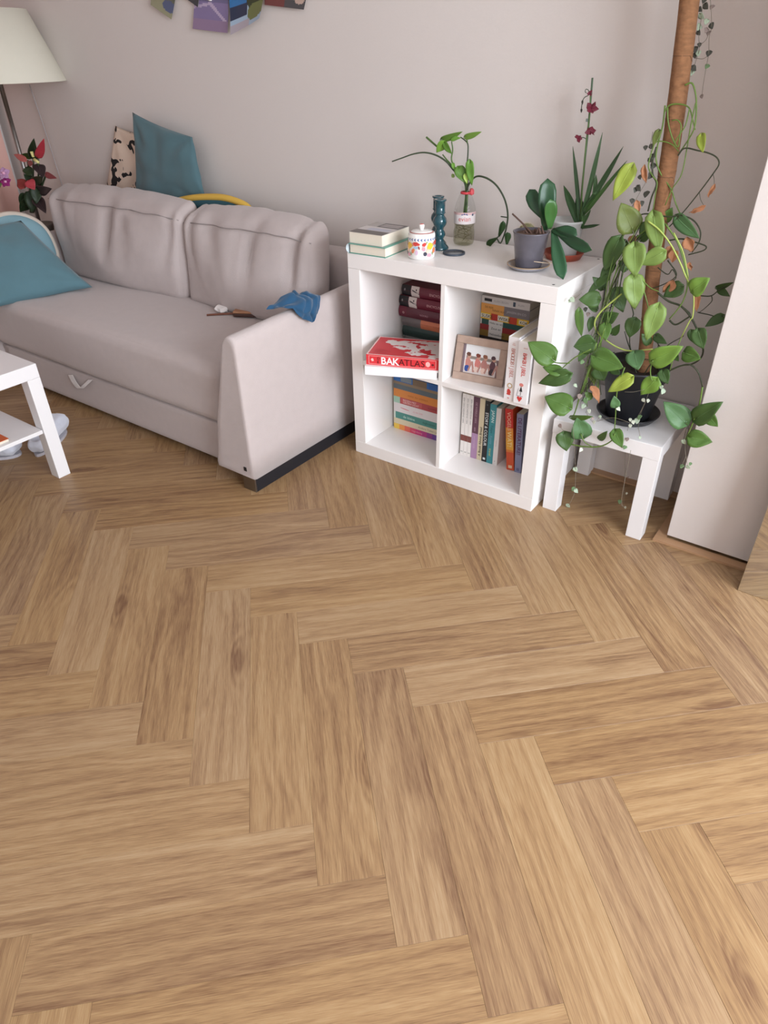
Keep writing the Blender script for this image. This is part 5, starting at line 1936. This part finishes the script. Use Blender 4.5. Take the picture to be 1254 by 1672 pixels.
M_VD = mat('vine_dark', '#343a24', .55, var=.2, vscale=30)
M_VG = mat('vine_green', '#5f7a31', .5, var=.2, vscale=30)
M_VY = mat('vine_yellow', '#a9b95c', .5, var=.15, vscale=30)
VINES = (
    ('g', .20, 2.2, ((1118, 139), (1130, 136), (1136, 155), (1137, 180), (1134, 208), (1124, 228), (1109, 250))),
    ('g', .19, 1.8, ((1136, 168), (1128, 205), (1122, 240), (1113, 284), (1098, 308), (1086, 335))),
    ('d', .18, 2.0, ((1107, 254), (1118, 242), (1140, 246), (1157, 250), (1170, 257), (1174, 268), (1164, 284), (1141, 315), (1116, 346), (1093, 370))),
    ('g', .20, 2.0, ((1085, 183), (1093, 172), (1110, 170), (1125, 176), (1131, 195), (1135, 212))),
    ('g', .20, 2.2, ((1086, 172), (1082, 205), (1075, 232), (1071, 258), (1077, 280), (1090, 300), (1097, 312), (1104, 334), (1112, 352))),
    ('g', .19, 1.8, ((1090, 175), (1091, 200), (1098, 226), (1107, 240), (1110, 222), (1112, 205), (1106, 196), (1097, 197))),
    ('g', .19, 1.7, ((1066, 238), (1074, 231), (1088, 232), (1100, 238), (1108, 247))),
    ('g', .19, 1.7, ((1068, 236), (1061, 258), (1059, 274), (1066, 288), (1073, 298), (1070, 318), (1066, 345))),
    ('d', .20, 2.6, ((1072, 240), (1066, 262), (1066, 285), (1072, 300), (1064, 322), (1058, 345))),
    ('g', .19, 1.8, ((1126, 178), (1119, 205), (1108, 222), (1100, 236))),
    ('d', .18, 2.0, ((1036, 360), (1048, 350), (1068, 350), (1092, 354), (1112, 351))),
    ('d', .175, 2.0, ((1112, 351), (1128, 357), (1138, 366), (1144, 380), (1141, 396), (1130, 412))),
    ('d', .175, 2.0, ((1090, 393), (1110, 390), (1122, 392), (1149, 400), (1153, 405), (1146, 410), (1124, 416))),
    ('y', .14, 2.2, ((1058, 361), (1076, 375), (1095, 399), (1111, 430), (1120, 452), (1130, 473), (1133, 490), (1131, 517), (1126, 524), (1112, 552))),
    ('g', .15, 2.2, ((1086, 365), (1105, 393), (1116, 424), (1121, 450), (1122, 470), (1113, 496), (1093, 521))),
    ('y', .15, 1.8, ((1100, 380), (1114, 408), (1121, 436), (1124, 455))),
    ('y', .12, 2.3, ((1015, 480), (983, 507), (971, 527), (978, 545), (993, 558), (1010, 568), (1030, 573), (1066, 570))),
    ('d', .16, 2.6, ((1074, 478), (1092, 492), (1112, 500), (1128, 518), (1139, 540), (1146, 560), (1148, 575), (1142, 587), (1128, 595), (1112, 597), (1090, 606))),
    ('d', .16, 2.4, ((1093, 523), (1103, 530), (1118, 522), (1127, 514), (1118, 504))),
    ('d', .12, 2.2, ((1088, 608), (1110, 598), (1128, 596), (1141, 610), (1147, 632))),
    ('g', .055, 2.2, ((1147, 632), (1142, 660), (1132, 689), (1118, 721))),
    ('d', .19, 1.6, ((1143, 483), (1161, 483), (1175, 473), (1193, 463))),
    ('d', .19, 1.2, ((1162, 483), (1162, 492), (1150, 504), (1142, 510))),
    ('d', .19, 1.4, ((1139, 510), (1158, 514), (1172, 518), (1181, 516))),
    ('d', .18, 2.0, ((1046, 364), (1030, 372), (1012, 390), (1000, 420), (992, 450), (986, 485), (980, 520), (974, 560))),
    ('g', .16, 2.0, ((1058, 372), (1036, 392), (1018, 420), (1002, 455), (990, 495), (980, 540), (968, 580), (962, 610))),
    ('d', .17, 1.8, ((1050, 378), (1026, 410), (1008, 450), (998, 500), (984, 540), (978, 590), (964, 625), (950, 655))),
    ('g', .08, 2.2, ((974, 560), (966, 590), (956, 620), (946, 650), (938, 675), (930, 690))),
    ('g', .10, 1.8, ((988, 535), (978, 565), (970, 585), (960, 615), (952, 640))),
    ('g', -.01, 1.8, ((965, 570), (940, 583), (926, 594), (913, 606))),
    ('g', -.02, 1.5, ((930, 593), (915, 593), (904, 591), (899, 584))),
    ('g', .02, 2.0, ((930, 725), (952, 729), (979, 729), (998, 720), (1004, 708))),
    ('g', .06, 1.7, ((1020, 600), (1008, 636), (1005, 680), (1003, 706))),
    ('g', .02, 1.5, ((948, 708), (955, 722), (966, 729))),
    ('g', .07, 1.6, ((1066, 588), (1062, 604), (1064, 620), (1070, 622))),
    ('g', .12, 1.5, ((1046, 455), (1062, 470), (1076, 476))),
    ('g', .13, 1.6, ((1050, 470), (1058, 500), (1060, 520))),
    ('d', .16, 1.6, ((1026, 485), (1034, 510), (1032, 522), (1028, 560), (1036, 590))),
    ('g', .10, 1.5, ((1112, 552), (1104, 572), (1098, 590), (1094, 604))),
    ('d', .175, .7, ((1164, 284), (1166, 292), (1166, 303))),
    ('d', .175, .7, ((1142, 314), (1144, 326), (1150, 337))),
    ('d', .17, 1.6, ((1090, 425), (1104, 445), (1100, 455), (1082, 465), (1062, 472))),
    ('d', .17, 1.4, ((1074, 437), (1090, 448), (1098, 440), (1104, 452), (1100, 458))),
)
for c, y, w, pts in VINES:
    P = [guarded(p, y) for p in pts]
    r = w * .62 * px_size(P[0])
    tube('vine', P, r * 1.05, {'d': M_VD, 'g': M_VG, 'y': M_VY}[c], po, 6, 5, r * .8)
# thin hanging stems of the bundle on the shelf side
rb = random.Random(77)
for k in range(9):
    x0, y0 = rb.uniform(1020, 1050), rb.uniform(358, 400)
    P = [(x0, y0)]
    for t in (.2, .4, .6, .8, 1.0):
        P.append((x0 + (955 + rb.uniform(-12, 22) - x0) * t ** .75 + rb.uniform(-6, 6), y0 + (rb.uniform(600, 665) - y0) * t))
    tube('vine', [guarded(p, .16 - .06 * i / 5) for i, p in enumerate(P)], .0015, (M_VD, M_VG, M_VG)[k % 3], po, 5, 5, .0011)
# tangle of thin stems low in the pot
rt = random.Random(31)
for k in range(9):
    a = PC + Vector((rt.uniform(-.06, .06), rt.uniform(-.05, .05), .150))
    e = a + Vector((rt.uniform(-.06, .06), rt.uniform(-.05, .05), rt.uniform(.05, .13)))
    tube('vine', [a, (a + e) / 2 + Vector((rt.uniform(-.03, .03), rt.uniform(-.03, .03), .02)), e], .0022, M_VD, po, 5, 4, .0012)

# ------------------------------------------------------------------ string of hearts
M_HS = mat('thread_stem', '#7d7465', .7)
HL = {'l': '#a9b8a0', 'd': '#4a4a42', 'g': '#6f8d62', 'w': '#c9cdbb', 'p': '#8f7f78'}


def hearts(label, loc, strands, leaves, name='string_of_hearts'):
    r = thing(name, loc, label, 'plant')
    for y, pts in strands:
        P = [guarded(p, y) for p in pts]
        tube('strand', P, .0007, M_HS, r, 4, 4)
    for k, (x, yy, rad, c, y) in enumerate(leaves):
        p = guarded((x, yy), y)
        s = rad * px_size(p)
        rn = random.Random(k)
        a = rn.uniform(-2.4, -.7)
        d = (CR * math.cos(a) + CU * math.sin(a)) * s
        v, f = leaf_geo(p - d, p + d, s * 2.0, p - CAM, .2, .15, .1, rn.uniform(-.7, .7), 5, 4)
        mk('leaf', v, f, leafmat(HL[c], .5), r, True)
    return r


yh = .27
hearts('string of hearts hanging beside the top of the moss pole', on_y(1150, 0, yh),
       ((yh, ((1148, -190), (1152, -120), (1150, -40), (1148, 0), (1145, 30), (1141, 60), (1142, 80), (1136, 100), (1128, 125))), (yh, ((1150, -190), (1160, -120), (1158, -40), (1160, 0), (1162, 43), (1158, 60), (1157, 88), (1153, 110), (1148, 140), (1146, 158))),
        (yh, ((1157, 56), (1152, 66), (1142, 74))), (yh, ((1157, 90), (1148, 96), (1136, 95)))),
       ((1153, 11, 5, 'd', yh), (1162, 12, 4, 'p', yh), (1146, 27, 5.2, 'l', yh), (1153, 36, 4.6, 'l', yh), (1141, 45, 5.2, 'l', yh), (1162, 43, 4.6, 'd', yh), (1141, 54, 4, 'd', yh), (1153, 50, 4, 'p', yh), (1157, 55, 4, 'p', yh),
        (1142, 74, 3.4, 'd', yh), (1135, 82, 5, 'd', yh), (1140, 88, 4.4, 'l', yh), (1135, 91, 4.6, 'd', yh), (1157, 88, 5, 'd', yh), (1154, 109, 4, 'g', yh), (1133, 112, 5, 'd', yh), (1129, 119, 5, 'l', yh), (1146, 158, 3.2, 'p', yh),
        (1149, 2, 4, 'd', yh), (1160, -6, 4, 'd', yh), (1143, 16, 4, 'd', yh)))
hearts('string of hearts trailing down behind the leaves along the left of the pole', on_y(1050, 330, .20),
       ((.20, ((1066, 215), (1062, 240), (1064, 262), (1058, 290), (1046, 312), (1036, 330), (1024, 350))), (.17, ((1036, 330), (1010, 400), (992, 470), (975, 530), (962, 590), (950, 640), (946, 690))),
        (.12, ((975, 520), (962, 560), (956, 610), (948, 650))), (.06, ((950, 478), (943, 484), (935, 490), (930, 492)))),
       ((1064, 240, 4, 'd', .2), (1066, 256, 5, 'd', .2), (1062, 262, 4, 'd', .2), (1066, 272, 5, 'd', .2), (1061, 288, 5, 'd', .2), (1045, 290, 3.4, 'd', .2), (1043, 308, 5, 'd', .2), (1037, 311, 4, 'd', .2), (1055, 318, 5.5, 'k' if 'k' in HL else 'd', .2),
        (1032, 329, 4, 'd', .2), (1048, 333, 4, 'd', .2), (1054, 242, 3.6, 'd', .2), (956, 506, 3.5, 'd', .13), (960, 514, 3.4, 'p', .13), (950, 592, 3.5, 'g', .05), (940, 630, 3.4, 'l', .03), (946, 648, 4, 'p', .03), (956, 655, 4.6, 'g', .03), (952, 664, 4, 'l', .03), (962, 672, 3.4, 'w', .03),
        (935, 490, 4.4, 'l', .05), (930, 492, 3, 'l', .05)))
hearts('string of hearts spilling over the black pot and the side table edge', on_y(1040, 640, .1),
       ((.10, ((1060, 640), (1052, 660), (1040, 682), (1028, 692), (1022, 715), (1021, 735), (1020, 780), (1018, 829))), (.07, ((975, 688), (1000, 682), (1028, 690))), (.10, ((1056, 652), (1046, 676), (1042, 700))),
        (.0, ((935, 690), (938, 730), (940, 768))), (.04, ((1020, 640), (1035, 640), (1052, 636))), (.02, ((1030, 735), (1015, 815), (1021, 829))), (.08, ((1018, 829), (1014, 824), (1012, 820))), (.06, ((940, 768), (939, 800), (934, 815), (928, 826))), (.02, ((952, 708), (950, 722), (948, 735))),
        (.0, ((921, 704), (917, 700), (915, 696))), (.04, ((956, 672), (962, 682), (970, 690), (980, 681))), (.05, ((1042, 698), (1044, 706), (1045, 715)))),
       ((1040, 628, 3.4, 'w', .12), (1052, 634, 3, 'w', .12), (1068, 632, 3.4, 'l', .10), (1066, 620, 3, 'l', .10), (1082, 640, 4.4, 'l', .08), (1080, 633, 3.4, 'l', .08), (1051, 654, 3.2, 'w', .09), (1058, 655, 3, 'w', .09), (1044, 682, 4, 'g', .08), (1040, 688, 4.4, 'l', .08), (1034, 690, 3.2, 'w', .07),
        (1029, 686, 2.6, 'w', .07), (1029, 696, 3, 'w', .07), (1024, 718, 3, 'p', .045), (1020, 731, 3.4, 'g', .045), (1010, 668, 4, 'w', .06), (1012, 820, 3.4, 'g', .1), (1021, 829, 2, 'w', .1), (1023, 806, 1.8, 'w', .1), (1026, 780, 1.6, 'p', .1),
        (940, 767, 4, 'l', .0), (936, 799, 3.6, 'g', .06), (941, 802, 4, 'l', .06), (928, 826, 3.6, 'l', .1), (915, 696, 3.4, 'p', -.0), (970, 690, 3, 'w', .03), (968, 684, 2.6, 'p', .03), (980, 681, 2.6, 'l', .05), (948, 735, 3.4, 'w', .0), (1045, 715, 2.4, 'l', .045)))
hearts('short string of hearts hanging in front of the white pier', on_y(1120, 720, .05),
       ((.05, ((1122, 700), (1118, 720), (1120, 745), (1124, 763))), (.05, ((1120, 745), (1116, 754), (1113, 762)))),
       ((1117, 722, 4, 'l', .05), (1113, 762, 3.6, 'g', .05), (1124, 763, 3.6, 'l', .05), (1127, 758, 2.6, 'g', .05)))

# ================================================================== plants in the far corner
# red anthurium in a grey pot on the stand
ab = on_y(68, 366, .20)
ac = Vector((-2.172, .105, psz))
an_ = thing('potted_anthurium', ac, 'dark leaved anthurium with red flowers in a grey pot behind the sofa', 'plant')
lathe('pot', [(.001, 0), (.055, 0), (.073, .075), (.075, .08), (.069, .08), (.067, .07), (.001, .068)], (0, 0, 0), mat('grey_pot', '#6b655e', .6), an_, 32, True, True, True)


def CA(x, y):  # crop [0,140] scale 6.427
    return (x / 6.427, 140 + y / 6.427)


ya = ac.y
for b, t, w, c in (((345, 760), (352, 562), 100, '#26361f'), ((330, 740), (205, 730), 60, '#3a4a20'), ((340, 900), (230, 890), 90, '#2b3a1e'), ((400, 830), (450, 960), 120, '#35282a'), ((330, 1000), (250, 930), 90, '#26361f'),
                   ((360, 1020), (440, 960), 110, '#26361f'), ((300, 1150), (220, 1280), 140, '#26361f'), ((340, 1120), (330, 1330), 150, '#26361f'), ((400, 1100), (530, 1085), 110, '#35282a'), ((380, 1180), (480, 1330), 120, '#35282a'),
                   ((300, 1200), (210, 1330), 110, '#26361f'), ((380, 1060), (380, 1240), 120, '#26361f')):
    leaf_px(an_, CA(*b), CA(*t), w / 6.427, c, ya, rl.uniform(-.4, .4), .1, .2, .1, yt=ya - .03)
for b, t, w, c in (((400, 745), (462, 562), 84, '#a8313c'), ((270, 780), (135, 715), 62, '#b5615c'), ((480, 930), (590, 970), 62, '#7a3136'), ((260, 1060), (180, 980), 110, '#8c3834'), ((300, 1000), (365, 1090), 110, '#a83c44'), ((320, 790), (310, 850), 50, '#8a4a48')):
    o = leaf_px(an_, CA(*b), CA(*t), w / 6.427, c, ya - .04, rl.uniform(-.3, .3), .12, .2, .1, name='spathe')
    o['label'] = 'red spathe'
for P in (((330, 690), (350, 750)), ((362, 775), (405, 805))):
    tube('spadix', [on_y(*CA(x, y), ya - .05) for x, y in P], .008, mat('cream_spadix', '#d8cf8a', .6), an_, 8, 0, .006)
for P in (((330, 1330), (345, 1000), (350, 760)), ((340, 1330), (400, 1000), (400, 760)), ((320, 1330), (310, 1000), (290, 780)), ((350, 1330), (440, 1050), (480, 940))):
    tube('stalk', [on_y(*CA(x, y), ya) for x, y in P], .005, M_STEMD, an_, 6, 3)
# purple orchid
pc_ = Vector((-2.172, -.09, psz))
por = thing('purple_orchid', pc_, 'purple flowering orchid in a brown pot beside the anthurium', 'plant')
lathe('pot', [(.001, 0), (.05, 0), (.062, .09), (.064, .095), (.058, .095), (.056, .085), (.001, .08)], (0, 0, 0), mat('brown_pot', '#7d6555', .6), por, 32, True, True, True)
tube('stem', [pc_ + Vector((0, 0, .09)), pc_ + Vector((.01, -.02, .2)), on_y(6, 290, .0)], .004, M_STEM, por, 6)
tube('stem', [pc_ + Vector((0, 0, .09)), pc_ + Vector((-.01, -.02, .2)), on_y(0, 282, .0)], .004, M_STEM, por, 6)
for (x, y, s_, c) in ((40, 920, 70, '#b58aae'), (60, 1010, 60, '#8e1f6a'), (5, 985, 60, '#7c1a60'), (-40, 940, 70, '#a86a9e')):
    c_ = on_y(*CA(x, y), -.01)
    s = s_ / 6.427 * px_size(c_)
    geos = []
    for k in range(5):
        a = k * 1.2566 + .5
        d = (CR * math.cos(a) + CU * math.sin(a)) * s
        geos.append(leaf_geo(c_, c_ + d, s * .95, VIEW, 0, .15, .1, .2, 5, 4, 'round'))
    v, f = merge(*geos)
    bl_ = mk('bloom', v, f, col(c, .6), por, True)
    g_ = softbox_geo(s * .5, s * .4, s * .4, s * .15, 4)
    mk('lip', [p + c_ - CF * .004 for p in g_[0]], g_[1], col('#e3a8c4', .6), bl_, True)
for k in range(4):
    a = k * 1.6 + .4
    b_ = pc_ + Vector((0, 0, .095))
    v, f = leaf_geo(b_, b_ + Vector((math.cos(a) * .13, math.sin(a) * .10 - .02, .05)), .05, Vector((0, 0, -1)), 0, .3, .3, 0, 6, 4, 'paddle')
    mk('leaf', v, f, leafmat('#2a4a2a'), por, True)
